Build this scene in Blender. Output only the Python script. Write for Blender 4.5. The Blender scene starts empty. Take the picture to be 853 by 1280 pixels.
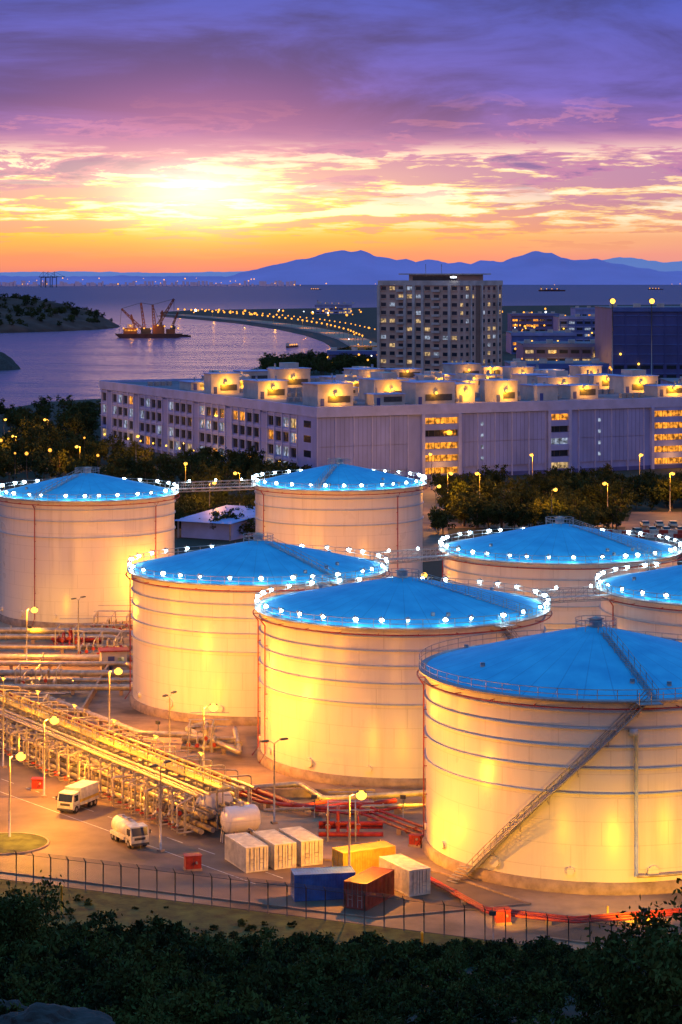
import bpy, math, random
from mathutils import Vector, noise, Matrix
random.seed(7)
R_=random.uniform
F=2800.0; CX=426.5; HY=345.0; CH=61.0
scene=bpy.context.scene

def survey(px,py,z=0.0):
    """map position (metres) of a point standing at height z, from photo bearings"""
    d=(CH-z)*F/(py-HY); return ((px-CX)*d/F, d)

# ------------------------------------------------------------ materials
def principled(name):
    m=bpy.data.materials.new(name); m.use_nodes=True
    nt=m.node_tree; b=nt.nodes['Principled BSDF']; return m,nt,b
def pm(name,col,rough=.6,metal=0.0,var=.3,scale=.5,bump=.15,bscale=None,col2=None,stretch=(1,1,1),detail=5):
    m,nt,b=principled(name); n=nt.nodes; l=nt.links
    tc=n.new('ShaderNodeTexCoord'); mp=n.new('ShaderNodeMapping'); mp.inputs['Scale'].default_value=stretch
    l.new(tc.outputs['Object'],mp.inputs['Vector'])
    no=n.new('ShaderNodeTexNoise'); no.inputs['Scale'].default_value=scale; no.inputs['Detail'].default_value=detail
    no.inputs['Roughness'].default_value=.6
    l.new(mp.outputs['Vector'],no.inputs['Vector'])
    cr=n.new('ShaderNodeValToRGB'); cr.color_ramp.elements[0].position=.32; cr.color_ramp.elements[1].position=.68
    a=tuple(c*(1-var) for c in col); z=tuple(min(1,c*(1+var)) for c in (col2 or col))
    cr.color_ramp.elements[0].color=(*a,1); cr.color_ramp.elements[1].color=(*z,1)
    l.new(no.outputs['Fac'],cr.inputs['Fac']); l.new(cr.outputs['Color'],b.inputs['Base Color'])
    b.inputs['Roughness'].default_value=rough; b.inputs['Metallic'].default_value=metal
    if bump>0:
        n2=n.new('ShaderNodeTexNoise'); n2.inputs['Scale'].default_value=bscale or scale*6; n2.inputs['Detail'].default_value=4
        l.new(tc.outputs['Object'],n2.inputs['Vector'])
        bp=n.new('ShaderNodeBump'); bp.inputs['Strength'].default_value=bump; bp.inputs['Distance'].default_value=.05
        l.new(n2.outputs['Fac'],bp.inputs['Height']); l.new(bp.outputs['Normal'],b.inputs['Normal'])
    return m
def em(name,col,s,sample=False):
    m=bpy.data.materials.new(name); m.use_nodes=True; nt=m.node_tree
    nt.nodes.clear(); o=nt.nodes.new('ShaderNodeOutputMaterial'); e=nt.nodes.new('ShaderNodeEmission')
    e.inputs['Color'].default_value=(*col,1); e.inputs['Strength'].default_value=s
    nt.links.new(e.outputs[0],o.inputs['Surface'])
    if not sample: m.cycles.emission_sampling='NONE'
    return m
def litwin(name,col,s):
    m,nt,b=principled(name); n=nt.nodes; l=nt.links
    tc=n.new('ShaderNodeTexCoord'); no=n.new('ShaderNodeTexNoise'); no.inputs['Scale'].default_value=.9; no.inputs['Detail'].default_value=3
    l.new(tc.outputs['Object'],no.inputs['Vector'])
    cr=n.new('ShaderNodeValToRGB'); cr.color_ramp.elements[0].position=.38; cr.color_ramp.elements[1].position=.65
    cr.color_ramp.elements[0].color=(*[c*.12 for c in col],1); cr.color_ramp.elements[1].color=(*col,1)
    l.new(no.outputs['Fac'],cr.inputs['Fac']); l.new(cr.outputs['Color'],b.inputs['Emission Color'])
    b.inputs['Emission Strength'].default_value=s; b.inputs['Base Color'].default_value=(.05,.05,.05,1); b.inputs['Roughness'].default_value=.2
    m.cycles.emission_sampling='NONE'
    return m

M={}
def tank_paint(name,col,seam=2.35,dirt=.55):
    m,nt,b=principled(name); n=nt.nodes; l=nt.links
    tc=n.new('ShaderNodeTexCoord'); sp=n.new('ShaderNodeSeparateXYZ'); l.new(tc.outputs['Object'],sp.inputs[0])
    oi=n.new('ShaderNodeObjectInfo'); ofs=n.new('ShaderNodeVectorMath'); ofs.operation='ADD'
    l.new(tc.outputs['Object'],ofs.inputs[0]); cb=n.new('ShaderNodeCombineXYZ'); mm=n.new('ShaderNodeMath'); mm.operation='MULTIPLY'; mm.inputs[1].default_value=300
    l.new(oi.outputs['Random'],mm.inputs[0]); l.new(mm.outputs[0],cb.inputs[0]); l.new(cb.outputs[0],ofs.inputs[1])
    mp=n.new('ShaderNodeMapping'); mp.inputs['Scale'].default_value=(1,1,.06); l.new(ofs.outputs[0],mp.inputs['Vector'])
    no=n.new('ShaderNodeTexNoise'); no.inputs['Scale'].default_value=1.1; no.inputs['Detail'].default_value=6; no.inputs['Roughness'].default_value=.65
    l.new(mp.outputs[0],no.inputs['Vector'])
    n2=n.new('ShaderNodeTexNoise'); n2.inputs['Scale'].default_value=.16; n2.inputs['Detail'].default_value=4; l.new(ofs.outputs[0],n2.inputs['Vector'])
    def mt(op,a,bb=None,c=None):
        k=n.new('ShaderNodeMath'); k.operation=op
        for i,v in enumerate((a,bb,c)):
            if v is None: continue
            if isinstance(v,(int,float)): k.inputs[i].default_value=v
            else: l.new(v,k.inputs[i])
        return k.outputs[0]
    st=mt('MULTIPLY',mt('SUBTRACT',no.outputs['Fac'],.50),2.6); st=mt('MAXIMUM',mt('MINIMUM',st,1),0)
    st=mt('MULTIPLY',st,mt('ADD',n2.outputs['Fac'],.1))
    fr=mt('FRACT',mt('DIVIDE',sp.outputs[2],seam)); se=mt('LESS_THAN',fr,.035)
    at=mt('ARCTAN2',sp.outputs[0],sp.outputs[1]); row=mt('FLOOR',mt('DIVIDE',sp.outputs[2],seam))
    vf=mt('FRACT',mt('ADD',mt('MULTIPLY',at,2.2),mt('MULTIPLY',row,.37))); vs=mt('LESS_THAN',vf,.014)
    lines=mt('MULTIPLY',mt('MAXIMUM',se,vs),.22)
    fac=mt('ADD',mt('MULTIPLY',st,dirt),lines)
    mx=n.new('ShaderNodeMix'); mx.data_type='RGBA'; l.new(fac,mx.inputs['Factor'])
    mx.inputs['A'].default_value=(*col,1); mx.inputs['B'].default_value=(col[0]*.35,col[1]*.3,col[2]*.27,1)
    l.new(mx.outputs['Result'],b.inputs['Base Color'])
    rg=mt('ADD',mt('MULTIPLY',n2.outputs['Fac'],.2),.2); l.new(rg,b.inputs['Roughness'])
    bp=n.new('ShaderNodeBump'); bp.inputs['Strength'].default_value=.4; bp.inputs['Distance'].default_value=.06
    l.new(mt('ADD',n2.outputs['Fac'],mt('MULTIPLY',se,-.25)),bp.inputs['Height']); l.new(bp.outputs[0],b.inputs['Normal'])
    return m
M['tank']=tank_paint('tank_cream_paint',(.74,.66,.58))
def roof_sky_tint():
    m,nt,b=principled('tank_roof_skylit_blue'); n=nt.nodes; l=nt.links
    tc=n.new('ShaderNodeTexCoord'); sp=n.new('ShaderNodeSeparateXYZ'); l.new(tc.outputs['Object'],sp.inputs[0])
    at=n.new('ShaderNodeMath'); at.operation='ARCTAN2'; l.new(sp.outputs[0],at.inputs[0]); l.new(sp.outputs[1],at.inputs[1])
    m1=n.new('ShaderNodeMath'); m1.operation='MULTIPLY'; m1.inputs[1].default_value=36/6.28318; l.new(at.outputs[0],m1.inputs[0])
    fr=n.new('ShaderNodeMath'); fr.operation='FRACT'; l.new(m1.outputs[0],fr.inputs[0])
    lt=n.new('ShaderNodeMath'); lt.operation='LESS_THAN'; lt.inputs[1].default_value=.05; l.new(fr.outputs[0],lt.inputs[0])
    no=n.new('ShaderNodeTexNoise'); no.inputs['Scale'].default_value=.35; no.inputs['Detail'].default_value=8; l.new(tc.outputs['Object'],no.inputs['Vector'])
    cr=n.new('ShaderNodeValToRGB'); cr.color_ramp.elements[0].position=.3; cr.color_ramp.elements[1].position=.7
    cr.color_ramp.elements[0].color=(.035,.43,.72,1); cr.color_ramp.elements[1].color=(.065,.60,.88,1); l.new(no.outputs['Fac'],cr.inputs['Fac'])  # white-grey roof; blue of sky and LED light put into its colour
    mx=n.new('ShaderNodeMix'); mx.data_type='RGBA'; k=n.new('ShaderNodeMath'); k.operation='MULTIPLY'; k.inputs[1].default_value=.4
    l.new(lt.outputs[0],k.inputs[0]); l.new(k.outputs[0],mx.inputs['Factor']); l.new(cr.outputs[0],mx.inputs['A']); mx.inputs['B'].default_value=(.03,.2,.42,1)
    l.new(mx.outputs['Result'],b.inputs['Base Color']); b.inputs['Roughness'].default_value=.6; b.inputs['Specular IOR Level'].default_value=.25
    return m
M['roof']=roof_sky_tint()
M['conc']=pm('concrete',(.32,.22,.15),.85,var=.35,scale=.8,bump=.3)
M['pad']=pm('stained_concrete',(.23,.14,.085),.8,var=.65,scale=.09,bump=.3,bscale=2,col2=(.29,.19,.115),detail=8)
M['asph']=pm('asphalt',(.15,.10,.065),.7,var=.5,scale=.12,bump=.3,bscale=4,detail=8)
M['scrub']=pm('scrub_ground',(.022,.026,.012),.95,var=.5,scale=.03,bump=.4,bscale=.6,detail=8)
M['grass']=pm('grass',(.05,.065,.012),.95,var=.7,scale=.5,bump=.6,bscale=3,detail=9)
M['line']=pm('road_paint',(.5,.5,.45),.6,var=.4,scale=2,bump=0)
M['steel']=pm('galvanised_steel',(.38,.36,.35),.45,.6,var=.25,scale=2,bump=.05)
M['dsteel']=pm('dark_steel',(.07,.07,.075),.5,.4,var=.25,scale=2,bump=.05)
M['pipe']=pm('pale_pipe_paint',(.40,.33,.25),.35,.3,var=.35,scale=1.2,bump=.05)
M['ring']=pm('girder_skylit_blue_grey',(.42,.48,.56),.5,.0,var=.15,scale=1,bump=.05)  # bluish light from the sky put into the girder colour
M['red']=pm('red_pipe_paint',(.34,.028,.016),.5,.0,var=.35,scale=1.5,bump=.05)
M['yel']=pm('yellow_paint',(.62,.4,.05),.45,var=.25,scale=1,bump=.05)
M['cwhite']=pm('container_white',(.62,.58,.46),.5,var=.25,scale=1.2,bump=.1)
M['cblue']=pm('container_blue',(.03,.12,.40),.5,var=.3,scale=1.2,bump=.1)
M['cred']=pm('container_red',(.28,.045,.025),.5,var=.35,scale=1.2,bump=.1)
M['tyre']=pm('tyre_rubber',(.02,.02,.02),.8,var=.2,scale=4,bump=.1)
M['glass']=pm('dark_glass',(.02,.03,.05),.08,var=.3,scale=.4,bump=0)
M['lilac']=pm('lilac_cladding',(.22,.28,.62),.6,var=.18,scale=.15,bump=.1,stretch=(1,1,.3))
M['lilac2']=pm('pale_lilac_trim',(.33,.38,.68),.6,var=.15,scale=.2,bump=.1)
M['lwhite']=pm('white_render',(.50,.45,.42),.7,var=.25,scale=.2,bump=.1)
M['tan']=pm('tan_tiles',(.54,.38,.30),.7,var=.18,scale=.15,bump=.1)
M['tand']=pm('brown_tiles',(.2,.13,.10),.7,var=.2,scale=.2,bump=.1)
M['roofg']=pm('roof_screed',(.17,.15,.19),.85,var=.4,scale=.08,bump=.2)
M['blue']=pm('blue_cladding',(.06,.12,.40),.5,var=.2,scale=.08,bump=.1)
M['blued']=pm('dark_blue_cladding',(.05,.07,.26),.55,var=.2,scale=.08,bump=.1)
M['bark']=pm('bark',(.08,.055,.035),.9,var=.3,scale=3,bump=.4)
M['rock']=pm('rock',(.05,.042,.038),.95,var=.6,scale=.9,bump=1,bscale=3)
M['hull']=pm('ship_hull_paint',(.10,.04,.03),.6,var=.3,scale=.2,bump=.1)
M['craney']=pm('crane_paint',(.30,.11,.04),.5,var=.2,scale=.3,bump=.1)
M['mount']=pm('distant_mountain',(.62,.38,.72),1,var=.12,scale=.0008,bump=0)  # atmospheric haze put into the base colour
M['mount2']=pm('farther_mountain',(.98,.66,.80),1,var=.02,scale=.0008,bump=0)  # paler tone, distance haze put into the colour
M['headland']=pm('headland_scrub',(.09,.04,.028),1,var=.5,scale=.03,bump=.6,bscale=.3)
M['led']=em('led_lamp',(.60,.88,1.0),62,True)
M['sod']=em('sodium_lamp',(1,.50,.06),3.6)
M['sodw']=em('warm_lamp',(1,.52,.06),3.2)
M['sodf']=em('distant_warm_lamp',(1,.38,.045),2.2)
M['whl']=em('white_lamp',(.85,.93,1),4)
M['wlit']=litwin('window_lit_warm',(1,.34,.025),1.7)
M['wlit2']=litwin('window_lit_pale',(.62,.75,1),.65)
M['wlit3']=litwin('window_lit_cream',(1,.66,.28),.9)
def leafmat(name,c1,c2):
    m,nt,b=principled(name); n=nt.nodes; l=nt.links
    tc=n.new('ShaderNodeTexCoord'); oi=n.new('ShaderNodeObjectInfo'); no=n.new('ShaderNodeTexNoise'); no.inputs['Scale'].default_value=.9; no.inputs['Detail'].default_value=6
    l.new(tc.outputs['Object'],no.inputs['Vector'])
    ad=n.new('ShaderNodeMath'); ad.operation='MULTIPLY_ADD'; ad.inputs[1].default_value=.4; l.new(oi.outputs['Random'],ad.inputs[0]); 
    sb=n.new('ShaderNodeMath'); sb.operation='SUBTRACT'; sb.inputs[1].default_value=.2; l.new(no.outputs['Fac'],sb.inputs[0]); l.new(sb.outputs[0],ad.inputs[2])
    cr=n.new('ShaderNodeValToRGB'); cr.color_ramp.elements[0].position=.3; cr.color_ramp.elements[1].position=.7
    cr.color_ramp.elements[0].color=(*c1,1); cr.color_ramp.elements[1].color=(*c2,1)
    l.new(ad.outputs[0],cr.inputs['Fac']); l.new(cr.outputs[0],b.inputs['Base Color']); b.inputs['Roughness'].default_value=.85; b.inputs['Specular IOR Level'].default_value=.15
    return m
M['leaf']=leafmat('leaves',(.014,.026,.007),(.065,.075,.018))
M['leafd']=leafmat('dark_leaves',(.010,.020,.005),(.085,.10,.020))

def chainlink():
    m,nt,b=principled('chain_link'); n=nt.nodes; l=nt.links
    b.inputs['Base Color'].default_value=(.2,.2,.2,1); b.inputs['Metallic'].default_value=.5; b.inputs['Roughness'].default_value=.5
    tc=n.new('ShaderNodeTexCoord'); mp=n.new('ShaderNodeMapping'); mp.inputs['Rotation'].default_value=(0,math.radians(45),0); mp.inputs['Scale'].default_value=(9,9,9)
    l.new(tc.outputs['Object'],mp.inputs[0]); sp=n.new('ShaderNodeSeparateXYZ'); l.new(mp.outputs[0],sp.inputs[0])
    outs=[]
    for i in (0,2):
        f=n.new('ShaderNodeMath'); f.operation='FRACT'; l.new(sp.outputs[i],f.inputs[0])
        g=n.new('ShaderNodeMath'); g.operation='LESS_THAN'; g.inputs[1].default_value=.07; l.new(f.outputs[0],g.inputs[0]); outs.append(g.outputs[0])
    mx=n.new('ShaderNodeMath'); mx.operation='MAXIMUM'; l.new(outs[0],mx.inputs[0]); l.new(outs[1],mx.inputs[1])
    l.new(mx.outputs[0],b.inputs['Alpha']); return m
M['chain']=chainlink()

def water():
    m,nt,b=principled('sea_water'); n=nt.nodes; l=nt.links
    b.inputs['Base Color'].default_value=(.13,.07,.16,1)
    tc=n.new('ShaderNodeTexCoord'); hs=[]
    sp=n.new('ShaderNodeSeparateXYZ'); l.new(tc.outputs['Object'],sp.inputs[0])
    def mr(o0,o1,a=2600,c=6500):
        k=n.new('ShaderNodeMapRange'); k.interpolation_type='SMOOTHSTEP'; l.new(sp.outputs[1],k.inputs['Value']); k.inputs['From Min'].default_value=a; k.inputs['From Max'].default_value=c; k.inputs['To Min'].default_value=o0; k.inputs['To Max'].default_value=o1; return k.outputs[0]
    l.new(mr(.27,.45),b.inputs['Roughness'])
    for sc,det,st in ((.05,6,(1,1.6,1)),(.0045,5,(1,2.2,1))):
        mp=n.new('ShaderNodeMapping'); mp.inputs['Scale'].default_value=st; l.new(tc.outputs['Object'],mp.inputs[0])
        no=n.new('ShaderNodeTexNoise'); no.inputs['Scale'].default_value=sc; no.inputs['Detail'].default_value=det; l.new(mp.outputs[0],no.inputs['Vector']); hs.append(no)
    b1=n.new('ShaderNodeBump'); b1.inputs['Distance'].default_value=6; l.new(hs[0].outputs['Fac'],b1.inputs['Height']); l.new(mr(.5,1),b1.inputs['Strength'])
    b2=n.new('ShaderNodeBump'); b2.inputs['Distance'].default_value=20; l.new(hs[1].outputs['Fac'],b2.inputs['Height']); l.new(mr(.5,1),b2.inputs['Strength'])
    l.new(b1.outputs[0],b2.inputs['Normal']); l.new(b2.outputs[0],b.inputs['Normal']); return m
M['sea']=water()

# ------------------------------------------------------------ geometry builder
class G:
    def __init__(s): s.p={}
    def g(s,part,mat,smooth=False):
        if part not in s.p: s.p[part]=[[],[],mat,smooth]
        return s.p[part]
    def box(s,part,mat,x0,x1,y0,y1,z0,z1,ang=0,c=(0,0)):
        v,f,_,_=s.g(part,mat); b=len(v); ca,sa=math.cos(ang),math.sin(ang)
        for z in (z0,z1):
            for x,y in ((x0,y0),(x1,y0),(x1,y1),(x0,y1)):
                v.append((c[0]+x*ca-y*sa,c[1]+x*sa+y*ca,z))
        f+= [(b+3,b+2,b+1,b),(b+4,b+5,b+6,b+7),(b,b+1,b+5,b+4),(b+1,b+2,b+6,b+5),(b+2,b+3,b+7,b+6),(b+3,b,b+4,b+7)]
    def pipe(s,part,mat,pts,r,n=6,closed=False,smooth=True):
        v,f,_,_=s.g(part,mat,smooth); P=[Vector(p) for p in pts]; N=len(P); b=len(v)
        for i,p in enumerate(P):
            if closed: t=(P[(i+1)%N]-P[i-1])
            else: t=P[min(i+1,N-1)]-P[max(i-1,0)]
            t.normalize(); up=Vector((0,0,1)) if abs(t.z)<.95 else Vector((1,0,0))
            a=t.cross(up).normalized(); c=a.cross(t).normalized()
            rr=r[i] if isinstance(r,(list,tuple)) else r
            for k in range(n):
                q=2*math.pi*k/n; v.append(tuple(p+a*math.cos(q)*rr+c*math.sin(q)*rr))
        for i in range(N if closed else N-1):
            j=(i+1)%N
            for k in range(n):
                k2=(k+1)%n; f.append((b+i*n+k,b+i*n+k2,b+j*n+k2,b+j*n+k))
        if not closed:
            f.append(tuple(b+k for k in range(n))); f.append(tuple(b+(N-1)*n+k for k in reversed(range(n))))
    def tube(s,part,mat,a,b,r,n=6): s.pipe(part,mat,[a,b],r,n)
    def rev(s,part,mat,prof,n=64,c=(0,0),smooth=True,a0=0,a1=2*math.pi):
        v,f,_,_=s.g(part,mat,smooth); b=len(v); full=abs(a1-a0-2*math.pi)<1e-6; m=n if full else n+1
        for r,z in prof:
            for k in range(m):
                q=a0+(a1-a0)*k/n; v.append((c[0]+r*math.sin(q),c[1]-r*math.cos(q),z))
        for i in range(len(prof)-1):
            for k in range(n):
                k2=(k+1)%m; f.append((b+i*m+k,b+i*m+k2,b+(i+1)*m+k2,b+(i+1)*m+k))
    def ball(s,part,mat,c,r,nu=8,nv=5,sx=1,sz=1):
        v,f,_,_=s.g(part,mat,True); b=len(v)
        for j in range(1,nv):
            ph=math.pi*j/nv
            for k in range(nu):
                q=2*math.pi*k/nu; v.append((c[0]+r*sx*math.sin(ph)*math.cos(q),c[1]+r*sx*math.sin(ph)*math.sin(q),c[2]+r*sz*math.cos(ph)))
        v.append((c[0],c[1],c[2]+r*sz)); v.append((c[0],c[1],c[2]-r*sz)); T=len(v)-2
        for j in range(nv-2):
            for k in range(nu):
                k2=(k+1)%nu; f.append((b+j*nu+k,b+(j+1)*nu+k,b+(j+1)*nu+k2,b+j*nu+k2))
        for k in range(nu):
            k2=(k+1)%nu; f.append((T,b+k,b+k2)); f.append((T+1,b+(nv-2)*nu+k2,b+(nv-2)*nu+k))
    def face(s,part,mat,pts):
        v,f,_,_=s.g(part,mat); b=len(v); v+= [tuple(p) for p in pts]; f.append(tuple(range(b,b+len(pts))))
    def build(s,name,loc=(0,0,0),rot=0):
        obs=[]
        single=len(s.p)==1
        for part,(v,f,mat,sm) in s.p.items():
            me=bpy.data.meshes.new(part); me.from_pydata(v,[],f); me.materials.append(mat)
            if sm: me.polygons.foreach_set('use_smooth',[len(p)<=4 for p in f])
            me.update(); o=bpy.data.objects.new(name if single else part,me); scene.collection.objects.link(o); obs.append(o)
        if single: root=obs[0]
        else:
            root=bpy.data.objects.new(name,None); scene.collection.objects.link(root)
            for o in obs: o.parent=root
        root.location=loc; root.rotation_euler=(0,0,rot); return root
def dup(root,loc,rot=0,name=None,scale=1):
    r=root.copy(); scene.collection.objects.link(r); r.name=name or root.name.split('.')[0]
    for c in root.children:
        k=c.copy(); scene.collection.objects.link(k); k.parent=r
    r.location=loc; r.rotation_euler=(0,0,rot); r.scale=(scale,)*3 if isinstance(scale,(int,float)) else scale; return r
def point(name,loc,P,col,r=.25,parent=None):
    L=bpy.data.lights.new(name,'POINT'); L.energy=P; L.color=col; L.shadow_soft_size=r
    o=bpy.data.objects.new(name,L); scene.collection.objects.link(o); o.location=loc
    if parent: o.parent=parent
    return o
SOD=(1,.36,.015); YEL=(1,.47,.006)

# ------------------------------------------------------------ tanks
RAIL=1.1
def th(R,a,z): return (R*math.sin(a),-R*math.cos(a),z)
def tank(cx,cy,R,H,rise,rings,nl=26,lights=True,stair=(35,95),drops=(-88,),walk=20):
    g=G(); rad=math.radians
    g.rev('concrete_ring_wall',M['conc'],[(R+.45,0),(R+.45,1.15),(R-.05,1.15)],96)
    g.rev('shell',M['tank'],[(R,1.1),(R,H)],120)
    prof=[(R*k/8,H+rise*(1-(k/8)**1.12)) for k in range(8,0,-1)]+[(.02,H+rise)]
    g.rev('roof',M['roof'],prof,96)
    for z in rings: g.rev('wind_girders',M['ring'],[(R-.02,z-.06),(R+.22,z-.06),(R+.22,z+.06),(R-.02,z+.06)],96,smooth=False)
    g.rev('rim_walkway',M['steel'],[(R-.02,H-.2),(R+.8,H-.2),(R+.8,H-.02),(R-.02,H+.03)],96,smooth=False)
    Rr=R+.75
    for hz in (.55,RAIL): g.pipe('railing',M['steel'],[th(Rr,2*math.pi*k/72,H+hz) for k in range(72)],.04,4,closed=True)
    for k in range(60): q=2*math.pi*k/60; g.tube('railing',M['steel'],th(Rr,q,H-.1),th(Rr,q,H+RAIL),.035,4)
    g.pipe('sprinkler_pipe',M['red'],[th(R+.95,2*math.pi*k/72,H-.75) for k in range(72)],.08,5,closed=True)
    for k in range(24): q=2*math.pi*(k+.3)/24; g.tube('sprinkler_pipe',M['red'],th(R,q,H-.75),th(R+.95,q,H-.75),.05,4)
    for a in drops:
        q=rad(a); g.pipe('sprinkler_riser',M['red'],[th(R+.95,q,H-.75),th(R+.35,q,H-1.6),th(R+.35,q,1.6),th(R+1.1,q,.5)],.09,6)
        for z in range(3,int(H),3): g.tube('sprinkler_riser',M['red'],th(R,q,z),th(R+.35,q,z),.05,4)
    g.rev('centre_vent',M['steel'],[(.7,H+rise-.1),(.7,H+rise+.7),(.95,H+rise+.75),(.0,H+rise+1.0)],16)
    for hz in (.5,1.0): g.pipe('centre_railing',M['steel'],[th(2.2,2*math.pi*k/16,H+rise-.25+hz) for k in range(16)],.04,4,closed=True)
    for k in range(10): q=2*math.pi*k/10; g.tube('centre_railing',M['steel'],th(2.2,q,H+rise-.4),th(2.2,q,H+rise+.75),.035,4)
    q=rad(walk); rz=lambda r:H+rise*(1-(r/R)**1.12)
    for r0 in [R-.1-i*.45 for i in range(int((R-2.2)/.45))]:
        g.box('roof_walkway',M['steel'],-.4,.4,-.09,.09,rz(r0)+.1,rz(r0)+.15,q,(r0*math.sin(q),-r0*math.cos(q)))
    for s_ in (-.45,.45):
        dx,dy=math.cos(q)*s_,math.sin(q)*s_
        for hz in (.55,1.05):
            g.pipe('roof_walkway_rail',M['steel'],[(r0*math.sin(q)+dx,-r0*math.cos(q)+dy,rz(r0)+hz) for r0 in (R,R*.75,R*.5,R*.25,2.2)],.035,4)
        for i in range(10):
            r0=2.2+(R-2.2)*i/9; g.tube('roof_walkway_rail',M['steel'],(r0*math.sin(q)+dx,-r0*math.cos(q)+dy,rz(r0)),(r0*math.sin(q)+dx,-r0*math.cos(q)+dy,rz(r0)+1.05),.035,4)
    for k in range(5):
        a=R_(0,6.28); r0=R*R_(.7,.92); p=th(r0,a,rz(r0)); g.tube('roof_hatches',M['steel'],(p[0],p[1],p[2]-.1),(p[0],p[1],p[2]+.4),.25,8)
    if stair:
        lo,hi=rad(stair[0]),rad(stair[1])
        n=int(H/.24)
        for i in range(n):
            t=i/(n-1); a=lo+(hi-lo)*t; z=.5+(H-.6)*t
            g.box('stair_treads',M['steel'],-.17,.17,-1.05,-.15,z,z+.05,a,(R*math.sin(a),-R*math.cos(a)))
        for rr in (R+.14,R+1.06):
            for dz,w in ((0,.10),(1.0,.045),(.55,.035)):
                g.pipe('stair_stringers',M['steel'],[th(rr,lo+(hi-lo)*i/30,.5+dz+(H-.6)*i/30) for i in range(31)],w,4)
        for i in range(26):
            t=i/25; a=lo+(hi-lo)*t; z=.5+(H-.6)*t
            g.tube('stair_stringers',M['steel'],th(R+1.06,a,z),th(R+1.06,a,z+1),.04,4)
            if i%4==0: g.tube('stair_stringers',M['steel'],th(R,a,z-.9),th(R+1.06,a,z),.05,4)
        g.box('stair_landing',M['steel'],-1.2,1.2,-2.2,0,H-.2,H-.1,hi,(R*math.sin(hi),-R*math.cos(hi)))
        for x in (-1.2,0,1.2): 
            c,s=math.cos(hi),math.sin(hi); ox,oy=R*math.sin(hi)+x*c+2.2*s, -R*math.cos(hi)+x*s-2.2*c
            g.tube('stair_landing',M['steel'],(ox,oy,H-.1),(ox,oy,H+1.1),.04,4)
    if lights:
        for k in range(nl):
            q=2*math.pi*(k+.25)/nl+R_(-.05,.05)
            p=th(Rr-.25,q,H+RAIL-.15)
            g.tube('rim_lamp_bracket',M['steel'],th(Rr,q,H+.4),th(Rr,q,H+RAIL+.35),.05,4)
            g.ball('rim_lamps',M['led'],p,.25*R_(.75,1.25),5,3,sx=1.15,sz=.8)
            g.box('rim_lamp_bracket',M['dsteel'],-.3,.3,-.3,.3,H+RAIL+.1,H+RAIL+.17,q,(p[0],p[1]))
    for k in range(14):
        q=2*math.pi*k/14+.2; g.tube('nozzles',M['tank'],th(R-.1,q,2.2),th(R+.35,q,2.2),.4 if k%3 else .6,10)
    return g
RG=(18.0,16.3,14.5,12.4,9.9)
specs=[
 (503,284.7,18.0,19.1,3.7,RG,30,True,(95,38),(-84,-70),60),
 (745,239.0,18.1,19.2,4.5,RG,26,False,(-49,9),(-86,),12),
 (323,322.0,18.0,19.1,4.0,RG,30,True,(95,38),(-85,),40),
 (109,402.0,15.65,22.2,3.6,(20.6,18.6,15.8),30,True,(120,170),(-28,55),-30),
 (424,419.0,15.65,22.4,3.6,(20.8,18.8,16.0),30,True,(120,170),(42,-60),-15),
 (700,347.0,18.0,18.8,4.0,RG,34,True,(95,38),(-84,),50),
 (920,301.0,18.0,19.2,4.0,RG,34,True,(150,95),(-70,),20)]
tanks=[]
for px,Y,R,H,rise,rg,nl,li,st,dr,wk in specs:
    X=(px-CX)*Y/F; tanks.append((X,Y,R,H))
    g=tank(X,Y,R,H,rise,rg,nl,li,st,dr,wk)
    if abs(px-745)<1:
        q=math.radians(6); 
        g.pipe('level_gauge_pipe',M['ring'],[th(R+.3,q,H-3),th(R+.3,q,1.8)],.2,8)
        q2=math.radians(5); g.box('level_gauge_pipe',M['ring'],-.4,.4,-.6,0,H-3.5,H-2.8,q2,(R*math.sin(q2),-R*math.cos(q2)))
        g.pipe('foam_line',M['pipe'],[th(R+.6,math.radians(a),1.9) for a in range(6,60,4)],.15,6)
        a=math.radians(-49)
        for i in range(6):
            g.box('stair_treads',M['steel'],-.7,.7,-1.5-i*.35,-1.2-i*.35,1.3-i*.24,1.35-i*.24,a,(R*math.sin(a),-R*math.cos(a)))
    g.build('storage_tank',(X,Y,0))

def gangway(t1,t2,z,name='gangway_bridge',lit=True):
    x1,y1,r1,_=tanks[t1]; x2,y2,r2,_=tanks[t2]
    d=Vector((x2-x1,y2-y1,0)); L=d.length; d/=L; a=Vector((x1,y1,0))+d*(r1+.8); L2=L-r1-r2-1.6
    g=G()
    g.box('deck',M['steel'],0,L2,-.6,.6,-.15,0)
    for s in (-.6,.6):
        for hz,w in ((-.6,.07),(1.1,.05),(.55,.04)): g.tube('truss',M['steel'],(0,s,hz),(L2,s,hz),w,5)
        n=int(L2/1.6)
        for i in range(n+1):
            x=L2*i/n; g.tube('truss',M['steel'],(x,s,-.6),(x,s,1.1),.04,4)
            if i<n: g.tube('truss',M['steel'],(x,s,-.6),(x+L2/n,s,1.1),.03,4)
    if lit:
        for i in range(int(L2/5)): g.ball('lamps',M['led'],(2.5+i*5,-.6,1.35),.2,5,3)
    g.build(name,(a.x,a.y,z),math.atan2(d.y,d.x))
gangway(3,4,22.3); gangway(2,5,19.0); gangway(0,6,19.1); gangway(0,2,19.0,lit=False)

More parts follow.
